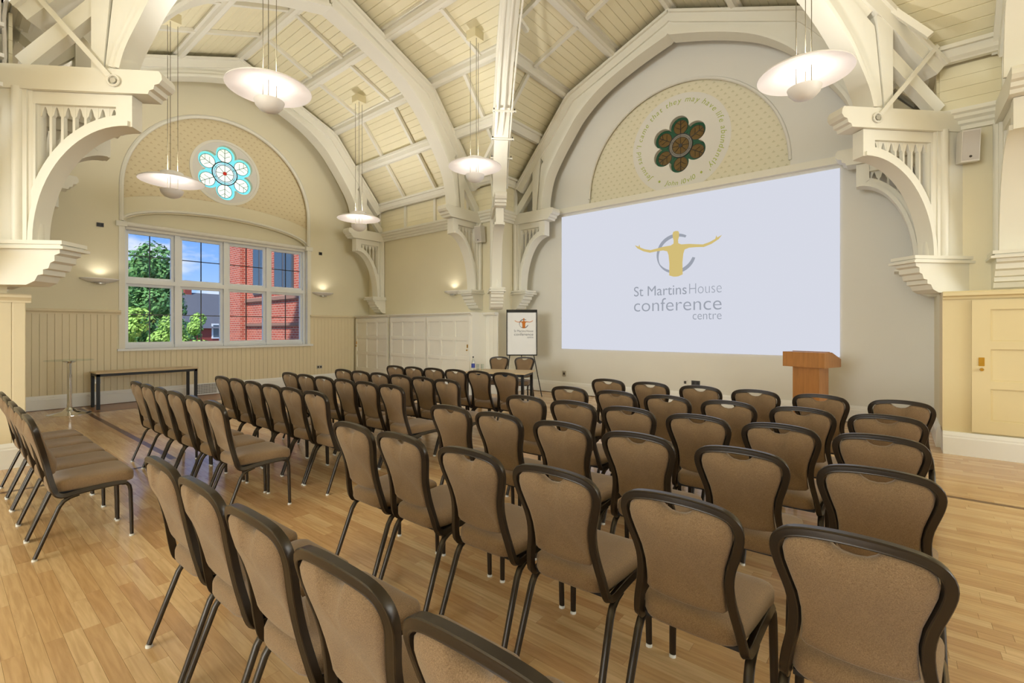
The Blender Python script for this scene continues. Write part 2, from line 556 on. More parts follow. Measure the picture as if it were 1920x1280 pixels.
# remaining floor of the unseen arms
mb = MB(); mb.box((1.6, -11.1, -.018), (11.4, 9.3, 0)); mb.box((-12.2, -11.1, -.018), (1.6, -1.2, 0))
mb.obj('outer_boards', 'plank_field', floor)
for a, b in (((-12.2, 5.70, -.018), (1.6, 5.80, -.0003)), ((-12.2, 1.72, -.018), (-6.4, 1.835, -.0003))):
    mb = MB(); mb.box(a, b); mb.obj('inlay_strip', 'inlay', floor)
mb = MB()
for i in range(9): mb.box((-12.19 + i * .103, 1.86, -.01), (-12.19 + i * .103 + .101, 8.2, .0004))
bb = mb.obj('border_boards', 'border_wood', floor); bb['kind'] = 'stuff'
mb = MB(); mb.box((-11.26, 1.86, -.018), (-11.18, 8.2, .0006)); mb.obj('inlay_strip', 'inlay', floor)
mb = MB(); mb.box((-6.39, -1.2, -.018), (-6.33, 1.70, .0006)); mb.obj('inlay_strip', 'inlay', floor)

# ------------------------------------------------------------------ WALLS
WSP = 4.43; WC = 4.43; WR = 1.98     # window niche: springing height, centre, radius
def arch_poly(c, half, z0, zs, rise, n=28):
    pts = [(c - half, z0), (c + half, z0), (c + half, zs)]
    pts += [(c + half * math.cos(math.pi * i / n), zs + rise * math.sin(math.pi * i / n)) for i in range(1, n)]
    pts += [(c - half, zs)]
    return pts
def flower(c, zc, dist, r, rc, a0=math.pi / 2, n=120):
    out = []
    for i in range(n):
        t = 2 * math.pi * i / n
        best = rc
        for k in range(6):
            a = a0 + k * math.pi / 3
            bx, bz = dist * math.cos(a), dist * math.sin(a)
            b = bx * math.cos(t) + bz * math.sin(t)
            disc = b * b - (dist * dist - r * r)
            if disc > 0: best = max(best, b + math.sqrt(disc))
        out.append((c + best * math.cos(t), zc + best * math.sin(t)))
    return out
def prismMB(poly, fn, w0, w1):
    return MB().prism(poly, fn, w0, w1)

mb = MB(); mb.box((WX - .40, .2, -.2), (WX, 8.6, 7.9))
wall_left = struct(mb, 'wall_left', 'wall_cream')
seg = [(2.5, 1.1), (6.38, 1.1), (6.38, 3.68)] + [(4.44 + 1.94 * math.cos(math.pi * i / 24), 3.68 + .42 * math.sin(math.pi * i / 24)) for i in range(1, 24)] + [(2.5, 3.68)]
cut(wall_left, [prismMB(arch_poly(WC, WR, 1.085, WSP, WR), Wm, -.10, .1),
                prismMB(seg, Wm, -.22, 0),
                prismMB([(2.5, 1.1), (6.38, 1.1), (6.38, 3.62), (2.5, 3.62)], Wm, -.6, 0),
                prismMB(flower(4.43, 5.21, .42, .22, .30), Wm, -.6, 0)])
# stencilled plaster field of the niche: one sheet with the window arch and the rose cut out
nf = MB().prism(arch_poly(WC, WR - .005, 3.3, WSP, WR - .005), Wm, -.102, -.094).obj('niche_plaster', 'stencil_tan', wall_left)
cut(nf, [prismMB([(p[0], p[1]) for p in seg], Wm, -.3, 0),
         prismMB([(2.3, 3.2), (6.6, 3.2), (6.6, 4.1)] + [(4.44 + 2.16 * math.cos(math.pi * i / 24), 4.0 + .47 * math.sin(math.pi * i / 24)) for i in range(1, 24)] + [(2.3, 4.1)], Wm, -.3, .2),
         prismMB([(4.43 + .76 * math.cos(t * math.pi / 30), 5.21 + .76 * math.sin(t * math.pi / 30)) for t in range(60)], Wm, -.3, 0)])
# rounded architrave round the niche
half = [(WC + (WR + .0) * math.cos(math.pi * i / 40), WSP + (WR + .0) * math.sin(math.pi * i / 40)) for i in range(41)]
path = [(WC + WR, 3.72)] + half + [(WC - WR, 3.72)]
mb = MB(); mb.tube([Wm(u, v, -.01) for u, v in path], .045, 8); mb.obj('niche_moulding', 'trim', wall_left, True)
for s in (-1, 1):
    mb = MB(); mb.box((WX - .1, WC + s * WR - .09, 3.60), (WX + .05, WC + s * WR + .09, 3.70)); mb.obj('impost', 'trim', wall_left)
mb = MB(); mb.tube([Wm(4.44 + 2.0 * math.cos(math.pi * i / 24), 3.70 + .45 * math.sin(math.pi * i / 24), -.09) for i in range(1, 24)], .03, 6); mb.obj('window_arch_moulding', 'trim', wall_left, True)

# screen wall
mb = MB(); mb.box((-12.4, FY, -.2), (1.2, FY + .35, 7.9))
wall_front = struct(mb, 'wall_front', 'wall_pale')
FC, FR_ = -3.40, 1.98
cut(wall_front, [prismMB(arch_poly(FC, FR_, 4.2, 4.43, FR_), Fm, -.07, .1), prismMB(flower(-3.37, 5.2, .37, .195, .26), Fm, -.20, 0)])
nf = MB().prism(arch_poly(FC, FR_ - .004, 4.2, 4.43, FR_ - .004), Fm, -.071, -.064).obj('niche_plaster', 'stencil_green', wall_front)
cut(nf, [prismMB([(-3.37 + .70 * math.cos(t * math.pi / 30), 5.2 + .70 * math.sin(t * math.pi / 30)) for t in range(60)], Fm, -.3, 0)])
ring = MB().prism([(-3.37 + .98 * math.cos(t * math.pi / 36), 5.22 + .98 * math.sin(t * math.pi / 36)) for t in range(72)], Fm, -.064, -.061).obj('text_band', 'wall_pale', wall_front)
cut(ring, [prismMB(flower(-3.37, 5.2, .37, .195, .26), Fm, -.3, 0), prismMB([(-6, 3), (0, 3), (0, 4.2), (-6, 4.2)], Fm, -.3, .1)])
# narrow ledge below the niche and picture rail along the screen top
mb = MB(); mb.box((-6.55, FY - .10, 4.19), (.05, FY + .01, 4.31)); mb.obj('picture_rail', 'trim', wall_front)
mb = MB(); mb.tube([Fm(FC + FR_ * math.cos(math.pi * i / 40), 4.43 + FR_ * math.sin(math.pi * i / 40), 0) for i in range(41)], .03, 6); mb.obj('niche_moulding', 'wall_pale', wall_front, True)

# other walls
YA, YN = 8.28, .52               # side walls of the window arm
XL, XR = -7.16, .44              # return walls of the screen arm
mb = MB(); mb.box((-12.3, YA, -.2), (XL, FY + .2, 5.1)); struct(mb, 'wall_cupboard_side', 'wall_cream')
mb = MB(); mb.box((XR, YA, -.2), (11.6, FY + .2, 5.1)); struct(mb, 'wall_right_side', 'wall_cream')
mb = MB(); mb.box((-12.6, -11.2, -.2), (-7.44, YN, 5.1)); struct(mb, 'wall_near_pier', 'wall_cream')
mb = MB(); mb.box((.5, -11.2, -.2), (11.6, .35, 5.1)); struct(mb, 'wall_near_right', 'wall_cream')
mb = MB(); mb.box((-7.6, -11.3, -.2), (.7, -10.95, 7.9)); struct(mb, 'wall_back', 'wall_cream')
mb = MB(); mb.box((11.25, .2, -.2), (11.6, 8.5, 7.9)); struct(mb, 'wall_right', 'wall_cream')
# opaque white panels added behind the fill lamps as windows of the unseen arms
for nm, a, b in (('blank_window_4', (-6.25, -10.96, 1.05), (-.55, -10.90, 5.35)), ('blank_window_5', (11.20, 1.55, 1.05), (11.26, 7.25, 5.35))):
    w = MB().box(a, b); wo = struct(w, nm, 'frame_white')

# dado boards, rails and baseboards
def board_run(parent, fn, u0, u1, z0, z1, w0, pitch=.102, skip=None, name='wainscot_board', m='wainscot', depth=.016):
    n = int(round((u1 - u0) / pitch)); p = (u1 - u0) / n
    for i in range(n):
        a, b = u0 + i * p, u0 + (i + 1) * p
        zz0, zz1 = z0, z1
        if skip:
            r_ = skip((a + b) / 2)
            if r_: zz0, zz1 = r_
        m_ = MB()
        # board with bevelled long edges
        q = [(a + .001, w0), (a + .001, w0 + depth - .005), (a + .007, w0 + depth), (b - .007, w0 + depth), (b - .001, w0 + depth - .005), (b - .001, w0)]
        vs = [fn(u, zz0, w) for u, w in q] + [fn(u, zz1, w) for u, w in q]
        k = len(q)
        m_.add(vs, [tuple(range(k))[::-1], tuple(range(k, 2 * k))] + [(j, (j + 1) % k, k + (j + 1) % k, k + j) for j in range(k)])
        m_.obj(name, m, parent)
board_run(wall_left, Wm, .55, 7.77, .26, 1.82, .004, skip=lambda u: (.26, 1.07) if 2.42 < u < 6.46 else None)
def moulding(fn, u0, u1, prof):
    """extrude a (w,z) profile along u"""
    m_ = MB(); k = len(prof)
    vs = [fn(u0, z, w) for w, z in prof] + [fn(u1, z, w) for w, z in prof]
    m_.add(vs, [tuple(range(k)), tuple(range(2 * k - 1, k - 1, -1))] + [(j, k + j, k + (j + 1) % k, (j + 1) % k) for j in range(k)])
    return m_
DADO = [(0, 1.79), (.03, 1.79), (.03, 1.81), (.045, 1.83), (.06, 1.845), (.06, 1.87), (.04, 1.885), (0, 1.885)]
BASE = [(0, 0), (.045, 0), (.045, .20), (.038, .215), (.038, .23), (.03, .25), (.022, .27), (0, .27)]
for u0, u1 in ((.5, 2.44), (6.44, 7.78)):
    moulding(Wm, u0, u1, DADO).obj('dado_rail', 'wainscot', wall_left)
b = struct(moulding(Wm, .5, 7.72, BASE), 'baseboard_left', 'trim_white')
bgap = MB(); bgap.box((WX, .5, 0), (WX + .06, 7.72, .012)); bgap.obj('shoe_strip', 'inlay', b)
b = struct(moulding(Fm, XL + .02, XR, BASE), 'baseboard_front', 'trim_white')
MB().box((XL, FY - .06, 0), (XR, FY, .012)).obj('shoe_strip', 'inlay', b)
Pm = lambda u, v, w: (-7.44 + w, u, v)
pier = bpy.data.objects['wall_near_pier']
MB().box((-7.6, YN - .2, 0), (-7.44, .66, 1.83)).obj('pier_end', 'wainscot', pier)
board_run(pier, Pm, -.4, .66, .26, 1.80, .004)
moulding(Pm, -.6, .70, [(w, z) for w, z in DADO]).obj('dado_rail', 'wainscot', pier)
b = struct(moulding(Pm, -1, .69, BASE), 'baseboard_pier', 'trim_white')
Lm = lambda u, v, w: (XL + w, u, v)
Rm = lambda u, v, w: (XR - w, u, v)
struct(moulding(Lm, YA, FY, BASE), 'baseboard_return_left', 'trim_white')
struct(moulding(Rm, YA - .2, FY, BASE), 'baseboard_return_right', 'trim_white')
# cornices at hammer-beam level
CORN = [(0, 4.02), (.05, 4.02), (.05, 4.07), (.08, 4.09), (.08, 4.13), (.12, 4.16), (.12, 4.20), (.15, 4.22), (.15, 4.27), (0, 4.27)]
Am = lambda u, v, w: (u, YA - w, v)
Nm = lambda u, v, w: (u, YN + w, v)
moulding(Am, -12.25, XL - .02, CORN).obj('cornice', 'trim', bpy.data.objects['wall_cupboard_side'])
moulding(Lm, YA - .1, FY, CORN).obj('cornice', 'trim', bpy.data.objects['wall_cupboard_side'])
moulding(Am, XR + .02, 3, CORN).obj('cornice', 'trim', bpy.data.objects['wall_right_side'])
moulding(Rm, YA - .1, FY, CORN).obj('cornice', 'trim', bpy.data.objects['wall_right_side'])
moulding(Nm, -12.25, -7.3, CORN).obj('cornice', 'trim', pier)
moulding(Pm, -3, YN + .1, CORN).obj('cornice', 'trim', pier)

# ------------------------------------------------------------------ CEILING
PROF = [(3.80, 4.87), (2.34, 6.65), (0.0, 7.60)]
vx = lambda s: (lambda a, o, z: (a, CY + s * o, z))     # vault along x
vy = lambda s: (lambda a, o, z: (CX + s * o, a, z))     # vault along y
cb = MB()
T = .16
def shell(fn, a_of, b_of):
    for (o0, z0), (o1, z1) in zip(PROF[:-1], PROF[1:]):
        vs = [fn(a_of(o0), o0, z0 + T), fn(b_of(o0), o0, z0 + T), fn(b_of(o1), o1, z1 + T), fn(a_of(o1), o1, z1 + T)]
        cb.add(vs, [(0, 1, 2, 3)])
for s in (-1, 1):
    shell(vx(s), lambda o: -12.6, lambda o: CX - o)
    shell(vx(s), lambda o: CX + o, lambda o: 11.6)
    shell(vy(s), lambda o: CY + o, lambda o: 9.7)
    shell(vy(s), lambda o: -11.3, lambda o: CY - o)
ceiling = struct(cb, 'ceiling', 'board_cream')
# strips closing the wall heads up to the slope
for a, b in (((-12.6, YA + .02, 5.0), (XL + .02, YA + .3, 5.4)), ((XR - .02, YA + .02, 5.0), (11.6, YA + .3, 5.4)), ((-12.6, YN - .3, 5.0), (-7.2, YN - .02, 5.4)),
             ((XL - .3, YA, 5.0), (XL - .02, 9.6, 5.4)), ((XR + .02, YA, 5.0), (XR + .3, 9.6, 5.4)), ((-7.7, -11.2, 5.0), (XL - .1, YN, 5.4)), ((.46, -11.2, 5.0), (.8, .6, 5.4)), ((.46, .2, 5.0), (11.6, .5, 5.4))):
    MB().box(a, b).obj('wall_head', 'board_cream', ceiling)
BW = .146
def boards(fn, a_of, b_of):
    """tongue-and-groove boards parallel to the vault axis, each a part"""
    for (o0, z0), (o1, z1) in zip(PROF[:-1], PROF[1:]):
        d = Vector((o1 - o0, z1 - z0)); L = d.length; d.normalize()
        nrm = Vector((-d.y, d.x))
        if nrm.y > 0: nrm = -nrm                     # towards the room
        n = int(round(L / BW)); p = L / n
        for i in range(n):
            e0, e1 = i * p + .0015, (i + 1) * p - .0015
            c = .007
            sec = [(e0, .0), (e0, .020 - c), (e0 + c, .020), (e1 - c, .020), (e1, .020 - c), (e1, 0)]
            ring0, ring1 = [], []
            for e, h in sec:
                q = Vector((o0, z0)) + d * e + nrm * (h - .11)
                ring0.append(fn(a_of(q.x), q.x, q.y)); ring1.append(fn(b_of(q.x), q.x, q.y))
            m_ = MB(); k = len(sec)
            m_.add(ring0 + ring1, [tuple(range(k))[::-1], tuple(range(k, 2 * k))] + [(j, (j + 1) % k, k + (j + 1) % k, k + j) for j in range(k)])
            m_.obj('ceiling_board', 'ceiling_board', ceiling)
for s in (-1, 1):
    boards(vx(s), lambda o: WX, lambda o: -7.78)
    boards(vx(s), lambda o: -7.78, lambda o: CX - o)
    boards(vy(s), lambda o: CY + o, lambda o: FY)
boards(vx(1), lambda o: CX + o, lambda o: 2.4)
PUR = [(3.74, 4.86), (3.04, 5.76), (2.34, 6.62), (1.16, 7.08), (0.0, 7.56)]
def purlin(fn, a, b, o, z, w=.15, h=.17):
    prof = [(-w / 2, h), (-w / 2, .05), (-w / 2 + .03, .02), (-.035, 0), (.035, 0), (w / 2 - .03, .02), (w / 2, .05), (w / 2, h)]
    m_ = MB(); k = len(prof)
    vs = [fn(a(o + u), o + u, z + v) for u, v in prof] + [fn(b(o + u), o + u, z + v) for u, v in prof]
    m_.add(vs, [tuple(range(k)), tuple(range(2 * k - 1, k - 1, -1))] + [(j, k + j, k + (j + 1) % k, (j + 1) % k) for j in range(k)])
    # fillet mouldings where it meets the boards
    for sgn in (-1, 1):
        u = sgn * (w / 2 + .02)
        m_.bar(fn(a(o + u), o + u, z + .12 - u * .55), fn(b(o + u), o + u, z + .12 - u * .55), .05, .05)
    m_.obj('purlin', 'trim', ceiling)
for o, z in PUR:
    for s in ((-1, 1) if o > .01 else (1,)):
        purlin(vx(s), lambda o_: WX, lambda o_: CX - abs(o_), o, z)
        purlin(vy(s), lambda o_: CY + abs(o_), lambda o_: FY, o, z)
    purlin(vx(1), lambda o_: CX + abs(o_), lambda o_: 2.4, o, z)
def batten(fn, a, k0, k1):
    (o0, z0), (o1, z1) = PUR[k0], PUR[k1]
    p, q = Vector(fn(a, o0, z0 + .10)), Vector(fn(a, o1, z1 + .10))
    d = (q - p)
    m_ = MB(); m_.bar(p + d * .08, q - d * .08, .075, .07); m_.obj('batten', 'trim', ceiling)
for s in (-1, 1):
    for k in range(4):
        for a in (-10.3, -9.05): batten(vx(s), a, k, k + 1)
        batten(vx(s), -6.75 if k < 2 else -6.2, k, k + 1)
        batten(vy(s), 7.6, k, k + 1)
        if k >= 2: batten(vx(s), -5.05, k, k + 1); batten(vy(s), 6.5, k, k + 1)
for k in range(4): batten(vx(1), .1 + .2 * (k == 0), k, k + 1) if k > 1 else None
# boarded upright strip between cornice and first purlin, with studs
for fn, a, b, par in ((Am, -12.25, XL, 'wall_cupboard_side'), (Am, XR, 2.6, 'wall_right_side'), (Nm, -12.25, -7.3, 'wall_near_pier'), (Lm, YA, FY, 'wall_cupboard_side'), (Rm, YA, FY, 'wall_right_side')):
    par = bpy.data.objects[par]
    for i in range(4):
        m_ = MB(); z0 = 4.28 + i * .145
        p = [fn(a, z0, .03), fn(b, z0, .03), fn(b, z0 + .142, .03), fn(a, z0 + .142, .03)]
        q = [fn(a, z0, .0), fn(b, z0, .0), fn(b, z0 + .142, .0), fn(a, z0 + .142, .0)]
        m_.add(p + q, [(0, 1, 2, 3), (7, 6, 5, 4), (0, 4, 5, 1), (1, 5, 6, 2), (2, 6, 7, 3), (3, 7, 4, 0)])
        m_.obj('frieze_board', 'ceiling_board', par)
    u = a + .6
    while u < b - .3:
        m_ = MB(); P0, P1 = fn(u, 4.27, .05), fn(u, 4.87, .05)
        m_.bar(P0, P1, .08, .06, up=(Vector(fn(u, 5, 1)) - Vector(fn(u, 5, 0)))); m_.obj('stud', 'trim', par)
        u += 1.2

# ------------------------------------------------------------------ ROOF TRUSSES
T_SOF = [(.88, 4.25), (.92, 4.6), (1.03, 5.0), (1.28, 5.42), (1.58, 5.83), (1.82, 6.12), (2.2, 6.43), (2.62, 6.66), (3.23, 6.90), (3.88, 7.10)]
D_SOF = [(1.06, 4.25), (1.12, 4.47), (1.24, 4.74), (1.42, 5.10), (1.81, 5.62), (2.35, 6.08), (3.0, 6.44), (3.7, 6.72), (4.5, 6.95), (5.37, 7.10)]
T_ROOF = [(.08, 4.87), (1.54, 6.65), (3.88, 7.60)]
D_ROOF = [(.02, 4.87), (2.06, 6.65), (5.37, 7.60)]
def smooth_line(P, n=4):
    out = []
    for i in range(len(P) - 1):
        p0 = P[max(0, i - 1)]; p1 = P[i]; p2 = P[i + 1]; p3 = P[min(len(P) - 1, i + 2)]
        for j in range(n):
            t = j / n
            out.append(tuple(.5 * ((2 * p1[c]) + (-p0[c] + p2[c]) * t + (2 * p0[c] - 5 * p1[c] + 4 * p2[c] - p3[c]) * t * t + (-p0[c] + 3 * p1[c] - 3 * p2[c] + p3[c]) * t ** 3) for c in (0, 1)))
    return out + [P[-1]]
def offset(P, d):
    out = []
    for i, p in enumerate(P):
        a = Vector(P[max(0, i - 1)]); b = Vector(P[min(len(P) - 1, i + 1)])
        t = (b - a).normalized()
        out.append((p[0] - t.y * d, p[1] + t.x * d))
    return out
def along(P, n, t0=0.0):
    L = [0]
    for a, b in zip(P[:-1], P[1:]): L.append(L[-1] + (Vector(b) - Vector(a)).length)
    out = []
    for i in range(n):
        s = (t0 + (1 - t0) * i / (n - 1)) * L[-1]
        for j in range(len(P) - 1):
            if s <= L[j + 1] + 1e-9:
                f = (s - L[j]) / (L[j + 1] - L[j]); out.append((P[j][0] + f * (P[j + 1][0] - P[j][0]), P[j][1] + f * (P[j + 1][1] - P[j][1]))); break
    return out
def half_truss(par, fn, diag, rod=0, lancets=6):
    kt, tip, kw = (1.12, 1.47, .20) if diag else (.88, 1.17, .24)
    sof = smooth_line(D_SOF if diag else T_SOF)
    roof = D_ROOF if diag else T_ROOF
    # corbel
    c0 = .53 if diag else .44
    prof = [(-.35, 2.33), (c0 - .04, 2.33), (c0 - .04, 2.29), (c0 - .09, 2.27), (c0 - .09, 2.21), (c0 - .13, 2.19), (c0 - .15, 2.13), (c0 - .20, 2.12), (c0 - .20, 2.07), (c0 - .25, 2.06), (c0 - .28, 2.0), (c0 - .36, 1.96), (-.35, 1.96)]
    MB().prism(prof, fn, -.2, .2).obj('corbel', 'trim', par)
    cap = MB()
    for e, za, zb in ((.0, 2.38, 2.42), (-.025, 2.36, 2.38), (.02, 2.33, 2.36)):
        cap.prism([(-.35, za), (c0 + e, za), (c0 + e, zb), (-.35, zb)], fn, -.24 - e, .24 + e)
    cap.obj('corbel_cap', 'trim', par)
    # wall post with attached half-round shaft
    m = MB(); m.prism([(-.3, 2.42), (.14, 2.42), (.14, 4.02), (-.3, 4.02)], fn, -.14, .14)
    m.obj('wall_post', 'trim', par)
    m = MB(); m.tube([fn(.13, z, 0) for z in (2.42, 3.2, 4.02)], .085, 12)
    for t in (-.13, .13): m.tube([fn(.05, z, t) for z in (2.42, 3.2, 4.02)], .05, 10)
    m.obj('shaft', 'trim', par, True)
    # curved brace
    th = [math.pi / 2 * i / 20 for i in range(21)]
    inn = [(kt - (kt - kw) * math.cos(t), 2.42 + 1.24 * math.sin(t)) for t in th]
    out = [(kt - (kt - kw + .12) * math.cos(t), 2.42 + 1.37 * math.sin(t)) for t in th]
    mid = [(kt - (kt - kw + .05) * math.cos(t), 2.42 + 1.295 * math.sin(t)) for t in th]
    MB().strip(inn, mid, fn, -.15, .15).obj('brace_soffit', 'trim', par, True)
    MB().strip(mid, out, fn, -.107, .107).obj('curved_brace', 'trim', par, True)
    # bracket frame: top rail, wall stile, end stile
    m = MB()
    m.prism([(.103, 3.87), (kt - .003, 3.87), (kt - .003, 3.997), (.103, 3.997)], fn, -.1, .1)
    m.prism([(.1, 2.5), (.2, 2.5), (.2, 3.99), (.1, 3.99)], fn, -.097, .097)
    m.prism([(kt - .13, 3.74), (kt - .02, 3.66), (kt + .03, 3.66), (kt + .03, 3.995), (kt - .13, 3.995)], fn, -.115, .115)
    m.obj('bracket_frame', 'trim', par)
    # pierced lancet tracery
    a, b = .2, kt - .13
    n = 7 if diag else 5
    p = (b - a) / n
    def brace_z(k):
        c = (kt - k) / (kt - kw + .12)
        return 2.42 + 1.37 * math.sqrt(max(0, 1 - min(1, c) ** 2)) - .02
    for i in range(1, n):
        k = a + i * p
        z0 = brace_z(k)
        if z0 < 3.84: MB().prism([(k - .013, z0), (k + .013, z0), (k + .013, 3.88), (k - .013, 3.88)], fn, -.035, .035).obj('tracery_bar', 'trim', par)
    for i in range(n):
        k0, k1 = a + i * p + .01, a + (i + 1) * p - .01
        z0 = brace_z((k0 + k1) / 2)
        if z0 > 3.80: continue
        hgt = min(.13, 3.87 - z0)
        pts = [(k0, 3.88), (k1, 3.88), (k1, 3.88 - hgt)]
        for j in range(1, 10):
            u = 1 - j / 10
            w = abs(u - .5) * 2
            pts.append((k0 + (k1 - k0) * (.12 + .76 * u), 3.86 - hgt * .95 * w ** 1.6))
        pts.append((k0, 3.88 - hgt))
        MB().prism(pts, fn, -.03, .03).obj('lancet_head', 'trim', par)
    # hammer beam
    hb = [(-.3, 4.0), (tip - .14, 4.0), (tip - .125, 4.04), (tip - .085, 4.055), (tip - .075, 4.10), (tip - .03, 4.115), (tip, 4.16), (tip - .005, 4.21), (tip - .03, 4.25), (-.3, 4.25)]
    MB().prism(hb, fn, -.17, .17).obj('hammer_beam', 'trim', par)
    if diag:
        m = MB(); c = Vector(fn(.98, 4.12, .18)); 
        for sgn in (-1, 1):
            m.tube([fn(1.0, 4.12, sgn * .17), fn(1.0, 4.12, sgn * .205)], .03, 10)
        m.obj('bolt', 'steel', par, True)
        for sgn in (-1, 1):
            m = MB()
            m.tube([fn(1.0 + .055 * math.cos(t * math.pi / 6), 4.12 + .055 * math.sin(t * math.pi / 6), sgn * .19) for t in range(13)], .012, 6)
            m.bar(fn(.96, 4.165, sgn * .19), fn(.18, 5.06, sgn * .19), .05, .022, up=Vector(fn(0, 0, 1)) - Vector(fn(0, 0, 0)))
            m.obj('tie_rod', 'trim', par, True)
    # upper post, arch rib, web, principal rafter
    k0 = sof[0][0]
    MB().prism([(k0 - .30, 4.25), (k0 - .185, 4.25), (k0 - .12, 5.0), (k0 - .08, 5.42), (k0 - .30, 5.30)], fn, -.14, .14).obj('upper_post', 'trim', par)
    rib_o = offset(sof, .13); rib_i = offset(sof, .05)
    MB().strip(sof, rib_i, fn, -.20, .20).obj('arch_moulding', 'trim', par, True)
    MB().strip(rib_i, rib_o, fn, -.155, .155).obj('arch_rib', 'trim', par, True)
    hz = next(i for i, q in enumerate(sof) if q[1] > 5.5)
    groove = [(k0 - .18, 4.25), (k0 - .07, 5.28), (k0 + .30, 5.66)]
    MB().strip(along(rib_i[:hz + 1], 16), along(groove, 16), fn, -.115, .115).obj('haunch', 'trim', par)
    i0 = next(i for i, q in enumerate(sof) if q[1] > 5.0)
    A = along(rib_o[i0:], 24)
    B = along([q for q in along(roof, 200) if q[1] > 5.62], 24)
    MB().strip(A, B, fn, -.10, .10).obj('web', 'trim', par)
    Rr = along(roof, 40)
    Ri = offset(Rr, -.20)
    MB().strip(Rr, Ri, fn, -.15, .15).obj('principal_rafter', 'trim', par)
    Rm_ = offset(Rr, -.05)
    MB().strip(Rr, Rm_, fn, -.21, .21).obj('rafter_moulding', 'trim', par)
    # strut at the foot of the rafter
    m = MB(); m.bar(fn(.05, 4.3, 0), fn(k0 - .15, 5.1, 0), .16, .12, up=Vector(fn(0, 0, 1)) - Vector(fn(0, 0, 0))); m.obj('foot_strut', 'trim', par)

TW = .84
def full_truss(center, axis, hw, label, sides=(-1, 1)):
    t = empty('roof_truss', (center[0], center[1], 0), 0, label, 'truss', 'painted roof trusses')
    for s in sides:
        q = TW * (1 - .006 * s)
        if axis == 'y': fn = lambda k, z, w, s=s, q=q: (w * q, s * max(-.002, hw - k), z)
        else: fn = lambda k, z, w, s=s, q=q: (s * max(-.002, hw - k), w * q, z)
        half_truss(t, fn, False)
    return t
full_truss((-7.78, CY), 'y', 3.88, 'cream pointed arch truss at the mouth of the window recess')
full_truss((-11.60, CY), 'y', 3.88, 'cream pointed arch truss standing close to the window wall')
full_truss((CX, 8.97), 'x', 3.80, 'cream pointed arch truss framing the wall above the projection')
full_truss((1.08, CY), 'y', 3.88, 'cream truss bracket at right edge beside the wall speaker', sides=(1,))
# added unseen truss behind the camera, shading the left corner truss from the south
shade_truss = full_truss((CX, -.20), 'x', 3.90, None)
del shade_truss['category'], shade_truss['group']
shade_truss.name = 'added_truss'; shade_truss['kind'] = 'structure'
def diag_truss(base, d, label):
    t = empty('corner_truss', (base[0], base[1], 0), 0, label, 'truss', 'diagonal corner trusses')
    d = Vector(d).normalized(); p = Vector((-d.y, d.x))
    half_truss(t, lambda k, z, w: (d.x * k + p.x * w * .70, d.y * k + p.y * w * .70, z), True)
    return t
nw = diag_truss((-7.14, 8.2), (1, -1), 'cream corner truss seen end-on, carrying conduit pipes up the ceiling valley')
ne = diag_truss((.44, 8.2), (-1, -1), 'cream corner hammer-beam truss with tie rod beside right wall speaker')
sw = diag_truss((-7.2, .6), (1, 1), 'cream corner hammer-beam truss with tie rod at the left edge')
# thin pipes clamped to the valley of the end-on corner truss
pipes = []
for off, lab in ((-.10, 'thin cream conduit pipe, leftmost on the end-on corner truss'), (0.02, 'thin cream conduit pipe, middle one on the end-on corner truss'), (.17, 'thin cream conduit pipe, rightmost on the end-on corner truss')):
    d = Vector((1, -1)).normalized(); p = Vector((1, 1)).normalized()
    def q(k, z): return (-7.14 + d.x * k + p.x * off, 8.2 + d.y * k + p.y * off, z)
    drop = .10
    pts = [q(.95, 4.45), q(1.05, 4.75), q(1.26, 5.1 - drop + .1), q(1.78, 5.5), q(2.3, 5.95), q(3.0, 6.36), q(3.7, 6.64), q(4.5, 6.87)]
    m = MB(); m.tube(pts, .017, 7); o = m.obj('conduit_pipe', 'trim', None, True)
    tag(o, lab, 'pipe', 'conduit pipes in the ceiling valley')
def clamp_bar(k, z, lab):
    d = Vector((1, -1)).normalized(); p = Vector((1, 1)).normalized()
    c = Vector((-7.14 + d.x * k, 8.2 + d.y * k, z))
    a = Vector((p.x, p.y, 0))
    m = MB(); m.bar(c - a * .2, c + a * .25, .03, .03); o = m.obj('pipe_clamp', 'trim'); 
    for s in (-.17, .22): 
        MB().tube([c + a * s + Vector((0, 0, -.02)), c + a * s + Vector((0, 0, .05))], .012, 6).obj('bolt', 'socket_dark', o)
    tag(o, lab, 'clamp', 'pipe clamps on the corner truss')
clamp_bar(1.25, 4.98, 'lowest cream clamp bar holding the conduit pipes')
clamp_bar(1.55, 5.25, 'middle cream clamp bar holding the conduit pipes')
clamp_bar(1.95, 5.62, 'highest cream clamp bar holding the conduit pipes')

# ------------------------------------------------------------------ WINDOWS
w1 = empty('window_1', (0, 0, 0), kind='structure')
def pm(fn, u0, u1, z0, z1, w0, w1_, name, m, par):
    mb = MB(); mb.prism([(u0, z0), (u1, z0), (u1, z1), (u0, z1)], fn, w0, w1_); return mb.obj(name, m, par)
Y0, Y1, Z0, Z1 = 2.5, 6.38, 1.1, 3.62
ZT = 2.50
mull = [Y0, 3.46, 4.44, 5.42, Y1]
pm(Wm, Y0, Y1, Z0, Z0 + .07, -.30, -.16, 'bottom_rail', 'frame_white', w1)
pm(Wm, Y0, Y1, Z1 - .06, Z1, -.30, -.16, 'top_rail', 'frame_white', w1)
pm(Wm, Y0, Y1, ZT - .045, ZT + .045, -.317, -.125, 'transom', 'frame_white', w1)
for i, yv in enumerate(mull):
    h = .05 if 0 < i < 4 else .06
    a, b = (yv - h, yv + h) if 0 < i < 4 else ((yv, yv + h) if i == 0 else (yv - h, yv))
    pm(Wm, a, b, Z0 + .002, Z1 - .002, -.32, -.13, 'mullion', 'frame_white', w1)
